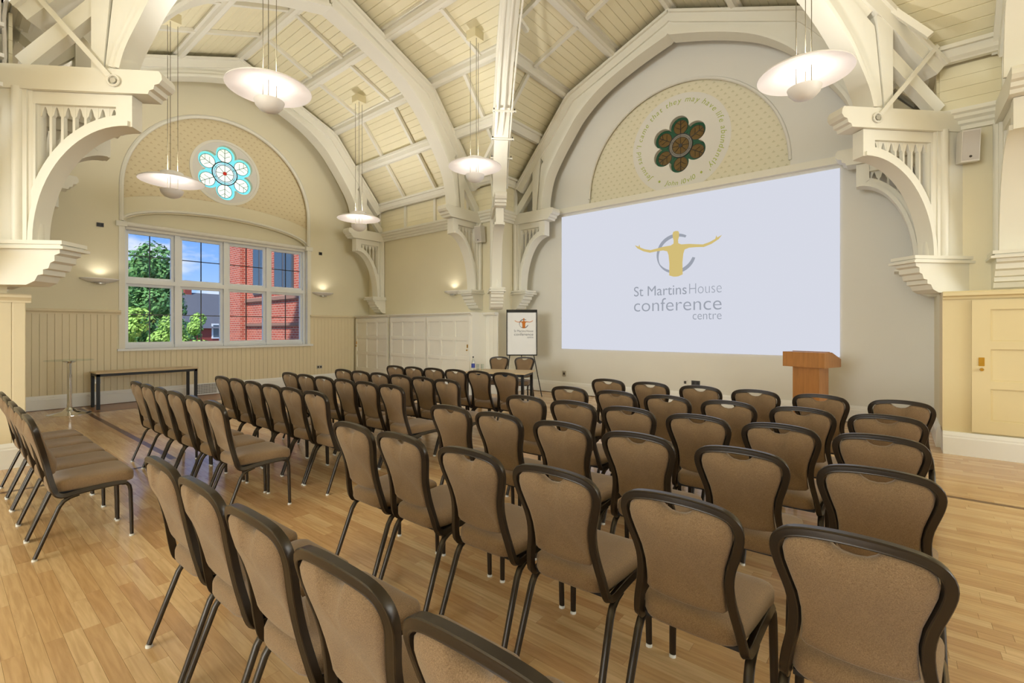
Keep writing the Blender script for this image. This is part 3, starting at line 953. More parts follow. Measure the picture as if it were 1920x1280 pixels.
for i in range(4):
    for (za, zb) in ((Z0 + .07, ZT - .045), (ZT + .045, Z1 - .06)):
        a, b = mull[i] + .05, mull[i + 1] - .05
        sash = MB()
        f = .055
        for q in ((a, za, a + f, zb), (b - f, za, b, zb), (a + f, za, b - f, za + f), (a + f, zb - f, b - f, zb)):
            sash.prism([(q[0], q[1]), (q[2], q[1]), (q[2], q[3]), (q[0], q[3])], Wm, -.27, -.20)
        so = sash.obj('sash', 'frame_white', w1)
        ia, ib, ja, jb = a + f, b - f, za + f, zb - f
        mv = (ia + ib) / 2; mh = (ja + jb) / 2
        for u0, u1, v0, v1 in ((mv - .009, mv + .009, ja, jb), (ia, ib, mh - .009, mh + .009)):
            pm(Wm, u0, u1, v0, v1, -.255, -.235, 'glazing_bar', 'lead' if zb > ZT else 'socket_dark', so)
        for u0, u1 in ((ia, mv - .009), (mv + .009, ib)):
            for v0, v1 in ((ja, mh - .009), (mh + .009, jb)):
                pm(Wm, u0, u1, v0, v1, -.247, -.243, 'pane', 'clear_glass', so)
pm(Wm, 2.38, 6.50, 1.055, 1.10, -.30, .07, 'sill', 'frame_white', w1)
for yv, s in ((2.46, -1), (6.42, 1)):
    pm(Wm, yv - .05, yv + .05, 1.10, 3.60, -.10, .015, 'jamb_lining', 'trim', w1)
# roller blind and its chain
bl = empty('roller_blind', (WX - .09, 4.44, 3.60), 0, 'white rolled-up roller blind across the top of the big window', 'blind')
mb = MB(); mb.tube([(0, -1.92, .07), (0, 1.92, .07)], .05, 12); mb.obj('roller', 'blind', bl, True)
MB().box((-.02, -1.9, -.03), (.0, 1.9, .05)).obj('bottom_bar', 'blind', bl)
for s in (-1, 1): MB().box((-.06, s * 1.93 - .012, .0), (.06, s * 1.93 + .012, .13)).obj('end_bracket', 'plastic_white', bl)
mb = MB(); mb.tube([(.07, 1.955, .06), (.08, 1.96, -.9), (.08, 1.96, -1.45), (.08, 1.99, -1.45), (.08, 1.99, -.9), (.07, 1.985, .06)], .006, 5); mb.obj('chain', 'plastic_white', bl)

# rose windows
def disc(fn, c, z, r, w0, w1_, n=32):
    return MB().prism([(c + r * math.cos(2 * math.pi * i / n), z + r * math.sin(2 * math.pi * i / n)) for i in range(n)], fn, w0, w1_)
def annulus(fn, c, z, r0, r1, w0, w1_, n=32):
    P = lambda r: [(c + r * math.cos(2 * math.pi * i / n), z + r * math.sin(2 * math.pi * i / n)) for i in range(n + 1)]
    return MB().strip(P(r0), P(r1), fn, w0, w1_)
def leadline(fn, pts, w, r=.007):
    return MB().tube([fn(u, v, w) for u, v in pts], r, 5)
def rose(root, fn, c, z, dist, r, rc, W, mats):
    ground, rim, petal, ringm, core, eye = mats
    pm_ = MB().prism(flower(c, z, dist, r, rc + .02), fn, W - .006, W); pm_.obj('ground_glass', ground, root)
    for k in range(6):
        a = math.pi / 2 + k * math.pi / 3
        u, v = c + dist * math.cos(a), z + dist * math.sin(a)
        pt = disc(fn, u, v, r * .72, W + .002, W + .008).obj('petal_pane', petal, root)
        annulus(fn, u, v, r * .72, r * .97, W + .002, W + .008).obj('petal_rim', rim, root)
        L = annulus(fn, u, v, r * .70, r * .74, W + .006, W + .014)
        ca, sa = math.cos(a), math.sin(a)
        L.tube([fn(u - ca * r, v - sa * r, W + .012), fn(u + ca * r * .72, v + sa * r * .72, W + .012)], .006, 5)
        for s in (-1, 1):
            for g in (.25, -.25):
                L.tube([fn(u + ca * r * g, v + sa * r * g, W + .012), fn(u + ca * r * (g + .22) - s * sa * r * .3, v + sa * r * (g + .22) + s * ca * r * .3, W + .012), fn(u + ca * r * (g + .32) - s * sa * r * .52, v + sa * r * (g + .32) + s * ca * r * .52, W + .012)], .004, 4)
        L.obj('leading', 'lead', pt)
    co = disc(fn, c, z, rc * .72, W + .006, W + .016).obj('centre_pane', core, root)
    annulus(fn, c, z, rc * .72, rc, W + .006, W + .016).obj('centre_ring', ringm, root)
    L = annulus(fn, c, z, rc * .96, rc * 1.04, W + .01, W + .022)
    L2 = annulus(fn, c, z, rc * .70, rc * .74, W + .01, W + .02); L.add(L2.v, L2.f)
    L2 = annulus(fn, c, z, rc * .83, rc * .86, W + .01, W + .02); L.add(L2.v, L2.f)
    for k in range(8):
        a = k * math.pi / 4
        L.tube([fn(c + .1 * rc * math.cos(a), z + .1 * rc * math.sin(a), W + .018), fn(c + .72 * rc * math.cos(a), z + .72 * rc * math.sin(a), W + .018)], .005, 4)
    L.obj('leading', 'lead', co)
    disc(fn, c, z, rc * .16, W + .012, W + .024, 16).obj('eye', eye, co)
w2 = empty('window_2', (0, 0, 0), kind='structure')
rose(w2, Wm, 4.43, 5.21, .42, .22, .27, -.2, ('stain_pale', 'stain_aqua', 'stain_white', 'stain_pale', 'stain_white', 'stain_red'))
annulus(Wm, 4.43, 5.21, .70, .755, -.105, -.085, 60).obj('rose_moulding', 'trim', w2)
pl = MB().prism([(4.43 + .70 * math.cos(t * math.pi / 36), 5.21 + .70 * math.sin(t * math.pi / 36)) for t in range(72)], Wm, -.12, -.099).obj('rose_surround', 'wall_pale', w2)
cut(pl, [prismMB(flower(4.43, 5.21, .42, .22, .30), Wm, -.3, 0)])
w3 = empty('window_3', (0, 0, 0), kind='structure')
rose(w3, Fm, -3.37, 5.2, .37, .195, .235, -.17, ('green_glass', 'green_glass', 'brown_glass', 'grey_glass', 'brown_glass', 'lead'))

# ------------------------------------------------------------------ lettering
def text_mesh(body, size, align='LEFT', bold=0.0, extrude=.0):
    cu = bpy.data.curves.new('txt', 'FONT'); cu.body = body; cu.size = size; cu.align_x = align; cu.offset = bold; cu.extrude = extrude
    o = bpy.data.objects.new('txt', cu); COL.objects.link(o)
    dg = bpy.context.evaluated_depsgraph_get()
    me = bpy.data.meshes.new_from_object(o.evaluated_get(dg))
    bpy.data.objects.remove(o)
    return me
def text_on(body, size, fn, u, v, w, m, name, parent, align='LEFT', bold=0.0, fit=None, flip=1):
    """flat lettering; fn maps (u,v,w); text advances along flip*u"""
    me = text_mesh(body, size, align, bold)
    xs = [p.co.x for p in me.vertices]
    k = 1.0
    if fit and xs: k = fit / (max(xs) - min(xs))
    x0 = min(xs)
    for p in me.vertices:
        p.co = Vector(fn(u + flip * ((p.co.x - x0) * k), v + p.co.y, w))
    me.materials.clear(); me.materials.append(MATS[m])
    o = bpy.data.objects.new(name, me); COL.objects.link(o)
    if parent: o.parent = parent
    return o
def ring_text(body, radius, a_start, a_end, size, upright=False):
    """letters set round the front rose, one mesh"""
    vs, fs = [], []
    widths = []
    for ch in body:
        if ch == ' ': widths.append(size * .34); continue
        me = text_mesh(ch, size); xs = [p.co.x for p in me.vertices]; widths.append((max(xs) - min(xs)) + size * .13); bpy.data.meshes.remove(me)
    tot = sum(widths); acc = 0
    for ch, wd in zip(body, widths):
        t = (acc + wd / 2) / tot; acc += wd
        if ch == ' ': continue
        a = a_start + (a_end - a_start) * t
        me = text_mesh(ch, size); xs = [p.co.x for p in me.vertices]; mid = (min(xs) + max(xs)) / 2
        base = len(vs)
        for p in me.vertices:
            lx, ly = p.co.x - mid + p.co.y * .18, p.co.y
            if not upright:
                rr = radius + ly; ca, sa = math.cos(a), math.sin(a)
                u, v = rr * ca + lx * sa, rr * sa - lx * ca
            else:
                rr = radius - ly; ca, sa = math.cos(a), math.sin(a)
                u, v = rr * ca - lx * sa, rr * sa + lx * ca
            vs.append(Fm(-3.37 + u, 5.22 + v, -.059))
        for poly in me.polygons: fs.append(tuple(base + i for i in poly.vertices))
        bpy.data.meshes.remove(me)
    return vs, fs
lm = MB()
vs, fs = ring_text("Jesus said 'I came that they may have life abundantly'", .80, R(228), R(-48), .15); lm.add(vs, fs)
vs, fs = ring_text("John 10v10", .83, R(249), R(294), .135, True); lm.add(vs, fs)
for a in (R(240), R(303)):
    lm.prism([(-3.37 + .80 * math.cos(a) + dx, 5.22 + .80 * math.sin(a) + dz) for dx, dz in ((.028, 0), (0, .03), (-.028, 0), (0, -.03))], Fm, -.06, -.058)
me = bpy.data.meshes.new('lettering'); me.from_pydata(lm.v, [], lm.f); me.materials.append(MATS['letter_green'])
lo = bpy.data.objects.new('lettering', me); COL.objects.link(lo); lo.parent = wall_front

# ------------------------------------------------------------------ PROJECTION
def logo_figure(fn, cx, cz, s, w, m):
    """arms-out figure; unit: s = half arm span"""
    H = [(.055, .375), (.075, .33), (.07, .24), (.05, .17), (.055, .10), (.12, .065), (.30, .055), (.46, .03), (.60, .01), (.74, .045), (.86, .10), (.885, .175), (.90, .125), (1.0, .17), (.93, .085), (.78, .0), (.62, -.05), (.46, -.035), (.30, -.03), (.20, -.06), (.17, -.15), (.15, -.35), (.155, -.62), (.06, -.655)]
    P = [(0, .385)] + H + [(0, -.66)] + [(-x, z) for x, z in reversed(H)]
    return MB().prism([(cx + x * s, cz + z * s) for x, z in P], fn, w, w + .002)
def logo_ring(fn, cx, cz, r, w):
    A, B = [], []
    for i in range(61):
        a = R(58) + R(285) * i / 60
        t = .05 + .12 * (1 - abs(math.cos(a / 2 - .4)))
        wdt = r * (.05 + .13 * abs(math.sin(a - .5)))
        A.append((cx + (r - wdt) * math.cos(a), cz + (r - wdt) * math.sin(a))); B.append((cx + r * math.cos(a), cz + r * math.sin(a)))
    return MB().strip(A, B, fn, w, w + .0015)
scr = empty('projection_screen', (-3.40, FY - .012, 2.585), 0, 'large bright projected picture with gold figure logo on the front wall', 'screen')
Sl = lambda u, v, w: (u + 3.40, -w, v - 2.585)
def par0(o, p):
    o.parent = p; return o
MB().prism([(-6.10, 1.045), (-.71, 1.045), (-.71, 4.13), (-6.10, 4.13)], Sl, 0, .010).obj('picture_surface', 'proj_white', scr)
LCX, LCZ = -3.40, 3.12
logo_ring(Sl, LCX, 3.005, .395, .0105).obj('logo_ring', 'proj_grey', scr)
logo_figure(Sl, LCX, LCZ, .87, .013, 'proj_gold').obj('logo_figure', 'proj_gold', scr)
LX0 = -4.287
text_on('St Martins', .29, Sl, LX0, 2.19, .0125, 'proj_grey', 'lettering', scr, fit=1.10)
text_on('House', .30, Sl, LX0 + 1.15, 2.19, .0125, 'proj_grey', 'lettering', scr, bold=-.005, fit=.60)
text_on('conference', .38, Sl, LX0, 1.87, .0125, 'proj_grey', 'lettering', scr, bold=-.003, fit=1.748)
text_on('centre', .24, Sl, LX0 + 1.216, 1.688, .0125, 'proj_grey', 'lettering', scr, bold=-.002, fit=.532)

# ------------------------------------------------------------------ CHAIRS
def chair_proto():
    root = empty('banquet_chair', (0, 0, 0))
    half = [(.200, .475, .398), (.200, .40, .400), (.198, .30, .396), (.196, .21, .388), (.194, .165, .381), (.192, .135, .382), (.190, .112, .396), (.187, .098, .425), (.178, .085, .48), (.166, .074, .535), (.157, .064, .59), (.155, .054, .645), (.163, .042, .70), (.180, .028, .755), (.193, .017, .80), (.198, .008, .835), (.192, .0, .865), (.174, -.006, .886), (.146, -.010, .899), (.105, -.014, .907), (.055, -.017, .912)]
    ctl = half + [(0, -.018, .9135)]
    fine = []
    for i in range(len(ctl) - 1):
        p0, p1, p2, p3 = (Vector(ctl[max(0, i - 1)]), Vector(ctl[i]), Vector(ctl[i + 1]), Vector(ctl[min(len(ctl) - 1, i + 2)]))
        if i == len(ctl) - 2: p3 = Vector((-ctl[i][0], ctl[i][1], ctl[i][2]))
        for t in (0, .5):
            fine.append(tuple(.5 * (2 * p1 + (p2 - p0) * t + (2 * p0 - 5 * p1 + 4 * p2 - p3) * t * t + (3 * p1 - p0 - 3 * p2 + p3) * t ** 3)))
    half = fine
    P = half + [(0, -.018, .9135)] + [(-x, y, z) for x, y, z in reversed(half)]
    # reeded section: u = across the back plane normal, v = in plane
    sec = [(-.015, -.012), (-.0125, -.015), (.0125, -.015), (.015, -.012), (.0135, -.0075), (.015, -.004), (.0135, 0), (.015, .004), (.0135, .0075), (.015, .012), (.0125, .015), (-.0125, .015), (-.015, .012), (-.0135, .0075), (-.015, .004), (-.0135, 0), (-.015, -.004), (-.0135, -.0075)]
    MB().sweep(P, sec, ref=(0, -1, 0), start=len(half)).obj('frame', 'bronze', root, True, 50)
    # legs
    lsec = [(.017 * math.cos(a), .0125 * math.sin(a)) for a in (2 * math.pi * i / 10 for i in range(10))]
    for s in (-1, 1):
        fl = [(s * .200, .45, .392), (s * .201, .478, .386), (s * .202, .492, .365), (s * .203, .498, .33), (s * .206, .503, .15), (s * .208, .505, .014)]
        rl = [(s * .197, .22, .376), (s * .198, .175, .366), (s * .199, .142, .347), (s * .200, .12, .315), (s * .204, .06, .16), (s * .208, .004, .014)]
        for pts in (fl, rl):
            lg = MB().sweep(pts, lsec, ref=(s, 0, 0), scale=[1, 1, 1, 1, .95, .9]).obj('leg', 'bronze', root, True)
            e = pts[-1]
            MB().lathe([(0, 0), (.0155, 0), (.0155, .007), (.0135, .013), (0, .013)], 10, (e[0], e[1], 0)).obj('foot_glide', 'glide', lg, True)
    # seat cushion
    def rr(hw0, hw1, y0, y1, r0, r1, z, inset, n=7):
        pts = []
        def corner(cx, cy, r, a0):
            for i in range(n):
                a = a0 + math.pi / 2 * i / (n - 1)
                pts.append((cx + r * math.cos(a), cy + r * math.sin(a), z))
        y0 += inset; y1 -= inset; hw0 -= inset; hw1 -= inset
        corner(hw1 - r1, y1 - r1, r1, 0)
        corner(-hw1 + r1, y1 - r1, r1, math.pi / 2)
        corner(-hw0 + r0, y0 + r0, r0, math.pi)
        corner(hw0 - r0, y0 + r0, r0, 3 * math.pi / 2)
        return pts
    S = lambda z, i: rr(.182, .212, .078, .525, .085, .05, z, i)
    L = [S(.402, .02), S(.406, .004), S(.418, .0), S(.455, 0), S(.468, .004), S(.477, .014), S(.484, .03)]
    S2 = lambda z, i: rr(.182, .212, .085, .525, .05, .04, z, i)
    L += [rr(.182, .212, .085, .525, .06, .035, .490, .055), rr(.182, .212, .085, .525, .05, .03, .495, .095)]
    MB().loops(L).obj('seat', 'fabric', root, True, 70)
    # back pad following the frame, with a hand slot at the top
    prof = [(.143, .537), (.140, .56), (.138, .59), (.138, .645), (.146, .70), (.163, .755), (.176, .80), (.180, .835), (.173, .862), (.156, .879), (.125, .889), (.085, .894), (.060, .893), (.048, .880), (.028, .868), (0, .864)]
    right = prof
    outl = right + [(-x, z) for x, z in reversed(right[:-1])]
    bot = [(-.130, .522), (-.09, .513), (-.045, .508), (0, .507), (.045, .508), (.09, .513), (.130, .522)]
    outl = outl + bot
    def yb(z): return .10 - (z - .44) * .25
    cz = .70
    def lp(sc, dy):
        o = []
        for x, z in outl:
            o.append((x * sc, yb(z) + dy, cz + (z - cz) * sc))
        return o
    L = [lp(.55, -.016), lp(.85, -.014), lp(.955, -.0105), lp(.99, -.004), lp(1.0, .004), lp(.99, .016), lp(.955, .030), lp(.85, .040), lp(.55, .046)]
    MB().loops(L).obj('back_pad', 'fabric', root, True, 70)
    # seat pan under the cushion
    MB().box((-.17, .12, .385), (.17, .47, .403)).obj('seat_pan', 'black_metal', root)
    return root
proto = chair_proto()
ORD = ['first', 'second', 'third', 'fourth', 'fifth', 'sixth']
chairs_used = [0]
def place_chair(x, y, rz, label, group):
    o = proto if chairs_used[0] == 0 else copy_tree(proto)
    chairs_used[0] += 1
    o.location = (x, y, 0); o.rotation_euler = (0, 0, rz)
    tag(o, label, 'chair', group)
ROWW = ['front', 'second', 'third', 'fourth', 'fifth', 'rearmost']
RB = [(4.93, [-2.59, -2.08, -1.55, -1.04, -.52, .03]), (4.03, [-2.55, -2.04, -1.55, -1.05, -.54, -.05]), (3.24, [-2.50, -2.02, -1.54, -1.04, -.55, -.07]),
      (2.46, [-2.62, -2.14, -1.62, -1.12, -.59, -.06]), (1.62, [-2.60, -2.13, -1.60, -1.11, -.59, -.09]), (.63, [-2.53, -2.06, -1.58, -1.09, -.61])]
LB = [(4.72, [-6.17, -5.76, -5.34, -4.91, -4.49, -4.04]), (3.74, [-6.19, -5.76, -5.32, -4.88, -4.45, -4.03]), (3.01, [-6.28, -5.86, -5.42, -4.97, -4.53, -4.09]),
      (2.24, [-6.41, -5.98, -5.54, -5.09, -4.65, -4.20]), (1.42, [-6.50, -6.08, -5.64, -5.20, -4.72, -4.25]), (.40, [-6.34, -5.88, -5.43, -4.98, -4.53])]
for nm, B in (('right-hand', RB), ('left-hand', LB)):
    for i, (yy, xs) in enumerate(B):
        tilt = R(2) if (nm == 'left-hand' and i == 0) else 0
        for j, xx in enumerate(xs):
            dy = (xx + 5.1) * .08 if tilt else 0
            place_chair(xx, yy + .02 + dy, tilt + R(random.uniform(-1.2, 1.2)), 'taupe banquet chair, %s from left in the %s row of the %s seating block' % (ORD[j], ROWW[i], nm), 'banquet chairs in the %s block' % nm)

# ------------------------------------------------------------------ FRONT TABLE
def frame_table(root, w, d, h, leg, top_t, tm, inset=.03):
    MB().box((-w / 2, -d / 2, h - top_t), (w / 2, d / 2, h)).obj('table_top', tm, root)
    fr = MB(); a = w / 2 - inset; b = d / 2 - inset
    fr.box((-a, -b, h - top_t - .05), (a, -b + .03, h - top_t)); fr.box((-a, b - .03, h - top_t - .05), (a, b, h - top_t))
    fr.box((-a, -b + .03, h - top_t - .05), (-a + .03, b - .03, h - top_t)); fr.box((a - .03, -b + .03, h - top_t - .05), (a, b - .03, h - top_t))
    fr.obj('apron', 'black_metal', root)
    for sx in (-1, 1):
        for sy in (-1, 1):
            x, y = sx * (a - leg / 2), sy * (b - leg / 2)
            MB().box((x - leg / 2, y - leg / 2, .0), (x + leg / 2, y + leg / 2, h - top_t)).obj('leg', 'black_metal', root)
TA = R(22)
tdir = Vector((math.cos(TA), math.sin(TA))); tper = Vector((-math.sin(TA), math.cos(TA)))
fl_ = Vector((-6.32, 6.32)); tc = fl_ + tdir * .60 + tper * .375
tb = empty('presenter_table', (tc.x, tc.y, 0), TA, 'pale wood table with black legs in front of the flip chart', 'table')
frame_table(tb, 1.2, .75, .70, .05, .025, 'table_top')
for i, (s, lab) in enumerate(((-.28, 'taupe banquet chair behind the presenter table, left one facing the audience'), (.27, 'taupe banquet chair behind the presenter table, right one by the flip chart'))):
    p = tc + tdir * s + tper * .80
    place_chair(p.x, p.y, TA + math.pi, lab, 'chairs behind the presenter table')
bp = tc - tdir * .54 - tper * .02
bt = empty('water_bottle', (bp.x, bp.y, .70), 0, 'clear water bottle with blue label on the presenter table', 'bottle')
MB().lathe([(0, 0), (.034, 0), (.036, .01), (.036, .16), (.03, .19), (.014, .225), (.013, .25), (0, .25)], 16).obj('body', 'glass_top', bt, True)
MB().lathe([(.0367, .05), (.0372, .05), (.0372, .13), (.0367, .13)], 16).obj('label_band', 'bottle_blue', bt, True)
MB().lathe([(0, .27), (.015, .27), (.015, .245), (0, .245)], 12).obj('cap', 'socket_dark', bt, True)
for i, (s, t, lab) in enumerate(((-.46, .02, 'drinking glass next to the water bottle, the nearer to it'), (-.38, .06, 'drinking glass on the presenter table, the farther from the bottle'))):
    p = tc + tdir * s + tper * t
    o = MB().lathe([(0, 0), (.03, 0), (.034, .12), (.031, .12), (.028, .008), (0, .008)], 16).obj('drinking_glass', 'glass_top', None, True)
    o.location = (p.x, p.y, .70); tag(o, lab, 'glass', 'glasses on the presenter table')

# ------------------------------------------------------------------ FLIP CHART
FA = R(39)
fc = empty('flip_chart', (-6.62, 8.50, 0), FA, 'white flip chart on black tripod easel carrying a printed logo sheet', 'flip chart')
Bm = lambda u, v, w: (u, -w, v)
MB().prism([(-.33, .92), (.33, .92), (.33, 1.92), (-.33, 1.92)], Bm, 0, .02).obj('board', 'paper', fc)
fr = MB()
for q in ((-.35, .90, .35, .925), (-.35, 1.88, .35, 1.945), (-.35, .90, -.33, 1.94), (.33, .90, .35, 1.94)):
    fr.prism([(q[0], q[1]), (q[2], q[1]), (q[2], q[3]), (q[0], q[3])], Bm, -.005, .035)
fr.obj('board_frame', 'black_metal', fc)
pad = MB().prism([(-.235, 1.13), (.315, 1.13), (.315, 1.875), (-.235, 1.875)], Bm, .022, .034).obj('paper_pad', 'paper', fc)
logo_figure(Bm, .045, 1.665, .215, .0365, 'logo_orange').obj('logo_figure', 'logo_orange', pad)
logo_ring(Bm, .045, 1.625, .105, .0345).obj('logo_ring', 'logo_grey', pad)
text_on('St Martins', .075, Bm, -.175, 1.435, .0352, 'logo_grey', 'lettering', pad, fit=.26)
text_on('House', .075, Bm, .10, 1.435, .0352, 'logo_grey', 'lettering', pad, fit=.16)
text_on('conference', .09, Bm, -.175, 1.355, .0352, 'logo_grey', 'lettering', pad, fit=.435)
text_on('centre', .06, Bm, .12, 1.30, .0352, 'logo_grey', 'lettering', pad, fit=.14)
for p, q in (((-.27, .02, .93), (-.40, -.28, 0)), ((.27, .02, .93), (.44, -.28, 0)), ((0, .03, 1.7), (0, .50, 0))):
    MB().tube([p, q], .011, 8).obj('leg', 'black_metal', fc, True)

# ------------------------------------------------------------------ LECTERN
lc = empty('lectern', (-.98, 8.28, 0), R(-19), 'oak lectern with overhanging box top standing under the projection', 'lectern')
Lsec = lambda u, v, w: (w, u, v)
hd = MB().prism([(-.24, .945), (.25, .945), (.25, 1.06), (-.02, 1.165), (-.24, 1.165)], Lsec, -.29, .29).obj('reading_box', 'oak', lc)
MB().prism([(-.17, .06), (.10, .06), (.10, .945), (-.17, .945)], Lsec, -.18, .19).obj('column', 'oak', lc)
MB().prism([(-.22, 0), (.22, 0), (.22, .06), (-.22, .06)], Lsec, -.25, .26).obj('base', 'oak', lc)
MB().prism([(-.02, 1.167), (.24, 1.066), (.24, 1.072), (-.02, 1.173)], Lsec, -.26, .26).obj('reading_ledge', 'oak', lc)

# ------------------------------------------------------------------ SIDE TABLE, BISTRO TABLE
st = empty('side_table', (-11.78, 2.76, 0), R(90), 'long narrow table with black legs against the wainscot under the window', 'table')
frame_table(st, 1.66, .56, .69, .05, .025, 'table_top', .015)
bi = empty('bistro_table', (-11.36, 1.55, 0), 0, 'tall round bistro table with glass top and chrome column', 'table')
MB().lathe([(0, .945), (.33, .945), (.335, .95), (.33, .957), (0, .957)], 40).obj('glass_top', 'glass_top', bi, True)
MB().lathe([(0, 0), (.30, 0), (.30, .008), (.22, .022), (.10, .05), (.06, .10), (.038, .12), (.034, .20), (.034, .90), (.10, .93), (.10, .944), (0, .944)], 32).obj('column', 'chrome', bi, True)

# ------------------------------------------------------------------ CUPBOARDS
def door(par, fn, u0, u1, z0, z1, cols, rows, w, m='cupboard', gap=.08, margin=.07, top=.11, foot=.14):
    d = MB().prism([(u0 + .004, z0), (u1 - .004, z0), (u1 - .004, z1), (u0 + .004, z1)], fn, w, w + .012).obj('door', m, par)
    pw = (u1 - u0 - 2 * margin - (cols - 1) * gap) / cols
    ph = (z1 - z0 - top - foot - (rows - 1) * gap) / rows
    fr = MB()
    xs = [u0 + .004] + [v for c in range(cols) for v in (u0 + margin + c * (pw + gap), u0 + margin + c * (pw + gap) + pw)] + [u1 - .004]
    for i in range(0, len(xs), 2):
        fr.prism([(xs[i], z0), (xs[i + 1], z0), (xs[i + 1], z1), (xs[i], z1)], fn, w + .011, w + .038)
    for c in range(cols):
        a = u0 + margin + c * (pw + gap); b = a + pw
        zs = [z0] + [v for r_ in range(rows) for v in (z0 + foot + r_ * (ph + gap), z0 + foot + r_ * (ph + gap) + ph)] + [z1]
        for i in range(0, len(zs), 2):
            fr.prism([(a, zs[i]), (b, zs[i]), (b, zs[i + 1]), (a, zs[i + 1])], fn, w + .011, w + .038)
    fr.obj('door_framing', m, d)
    for c in range(cols):
        for r_ in range(rows):
            a = u0 + margin + c * (pw + gap); z = z0 + foot + r_ * (ph + gap)
            i = .022
            L0 = [(a + .006, z + .006), (a + pw - .006, z + .006), (a + pw - .006, z + ph - .006), (a + .006, z + ph - .006)]
            L1 = [(a + i, z + i), (a + pw - i, z + i), (a + pw - i, z + ph - i), (a + i, z + ph - i)]
            m_ = MB()
            vs = [fn(u, v, w + .012) for u, v in L0] + [fn(u, v, w + .016) for u, v in L1]
            m_.add(vs, [(4, 5, 6, 7)] + [(j, (j + 1) % 4, 4 + (j + 1) % 4, 4 + j) for j in range(4)])
            m_.obj('door_panel', m, d)
    return d
def cupboard(u0, u1, fn, label, doors, zt=1.83):
    c = empty('wall_cupboard', (0, 0, 0), 0, label, 'cupboard', 'built-in cupboards')
    MB().prism([(u0, .25), (u1, .25), (u1, zt), (u0, zt)], fn, 0, .485).obj('carcass', 'cupboard', c)
    moulding(fn, u0, u1, [(.0, zt), (.52, zt), (.53, zt + .02), (.56, zt + .035), (.56, zt + .06), (0, zt + .06)]).obj('cornice', 'cupboard', c)
    moulding(fn, u0, u1, [(w + .485 if w > 0 else 0, z) for w, z in BASE]).obj('plinth', 'trim_white', c)
    for (a, b, cols, knob) in doors:
        d = door(c, fn, a, b, .28, zt - .03, cols, 3, .485)
        if knob is not None:
            k = MB(); P = Vector(fn(knob, 1.02, .522)); Q = Vector(fn(knob, 1.02, .56))
            k.tube([P, P.lerp(Q, .5), Q], [.008, .018, .014], 10); k.obj('knob', 'brass', d, True)
            MB().prism([(knob - .018, 1.07), (knob + .018, 1.07), (knob + .018, 1.15), (knob - .018, 1.15)], fn, .522, .528).obj('lock_plate', 'brass', d)
    return c
cupboard(-12.16, -10.62, Am, 'narrow cream panelled cupboard in the corner by the window wall', [(-12.14, -10.64, 3, -12.08)])
cupboard(-10.56, -7.50, Am, 'wide cream cupboard with two panelled doors behind the presenter table', [(-10.52, -9.06, 3, None), (-9.04, -7.56, 3, -7.62)])
MB().prism([(-10.62, .0), (-10.56, .0), (-10.56, 1.83), (-10.62, 1.83)], Am, 0, .42).obj('divider', 'cupboard', bpy.data.objects['wall_cupboard_side'])
# boarded corner strip right of the cupboards
ws = bpy.data.objects['wall_cupboard_side']
moulding(Am, -7.50, XL + .03, [(0, 1.83), (.12, 1.83), (.14, 1.86), (.14, 1.89), (0, 1.89)]).obj('ledge', 'cupboard', ws)
board_run(ws, Am, -7.50, XL + .02, .27, 1.83, .0, pitch=.12, m='cupboard', depth=.03)
struct(moulding(Am, -7.50, XL + .05, BASE), 'baseboard_corner', 'trim_white')
# right-hand cupboard, wide three-panel doors
c = empty('wall_cupboard', (0, 0, 0), 0, 'cream cupboard with brass lock at the right edge of the room', 'cupboard', 'built-in cupboards')
MB().prism([(.52, .25), (3.2, .25), (3.2, 1.88), (.52, 1.88)], Am, 0, .50).obj('carcass', 'cupboard_yellow', c)
moulding(Am, .44, 3.2, [(.0, 1.86), (.53, 1.86), (.54, 1.885), (.575, 1.90), (.575, 1.935), (.55, 1.955), (0, 1.955)]).obj('cornice', 'cupboard_yellow', c)
moulding(Am, .44, 3.2, [(w + .52 if w > 0 else 0, z) for w, z in BASE]).obj('plinth', 'trim_white', c)
d = door(c, Am, .69, 1.75, .29, 1.84, 1, 3, .50, 'cupboard_yellow', .085, .16)
k = MB(); P = Vector(Am(.775, 1.03, .537)); Q = Vector(Am(.775, 1.03, .58)); k.tube([P, P.lerp(Q, .5), Q], [.009, .02, .016], 12); k.obj('knob', 'brass', d, True)
MB().prism([(.75, 1.07), (.80, 1.07), (.80, 1.17), (.75, 1.17)], Am, .537, .545).obj('lock_plate', 'brass', d)
door(c, Am, 1.77, 2.8, .29, 1.84, 1, 3, .50, 'cupboard_yellow', .085, .16)
MB().box((XR + .0, 7.78, .25), (.52, YA, 1.86)).obj('end_panel', 'cupboard_yellow', c)

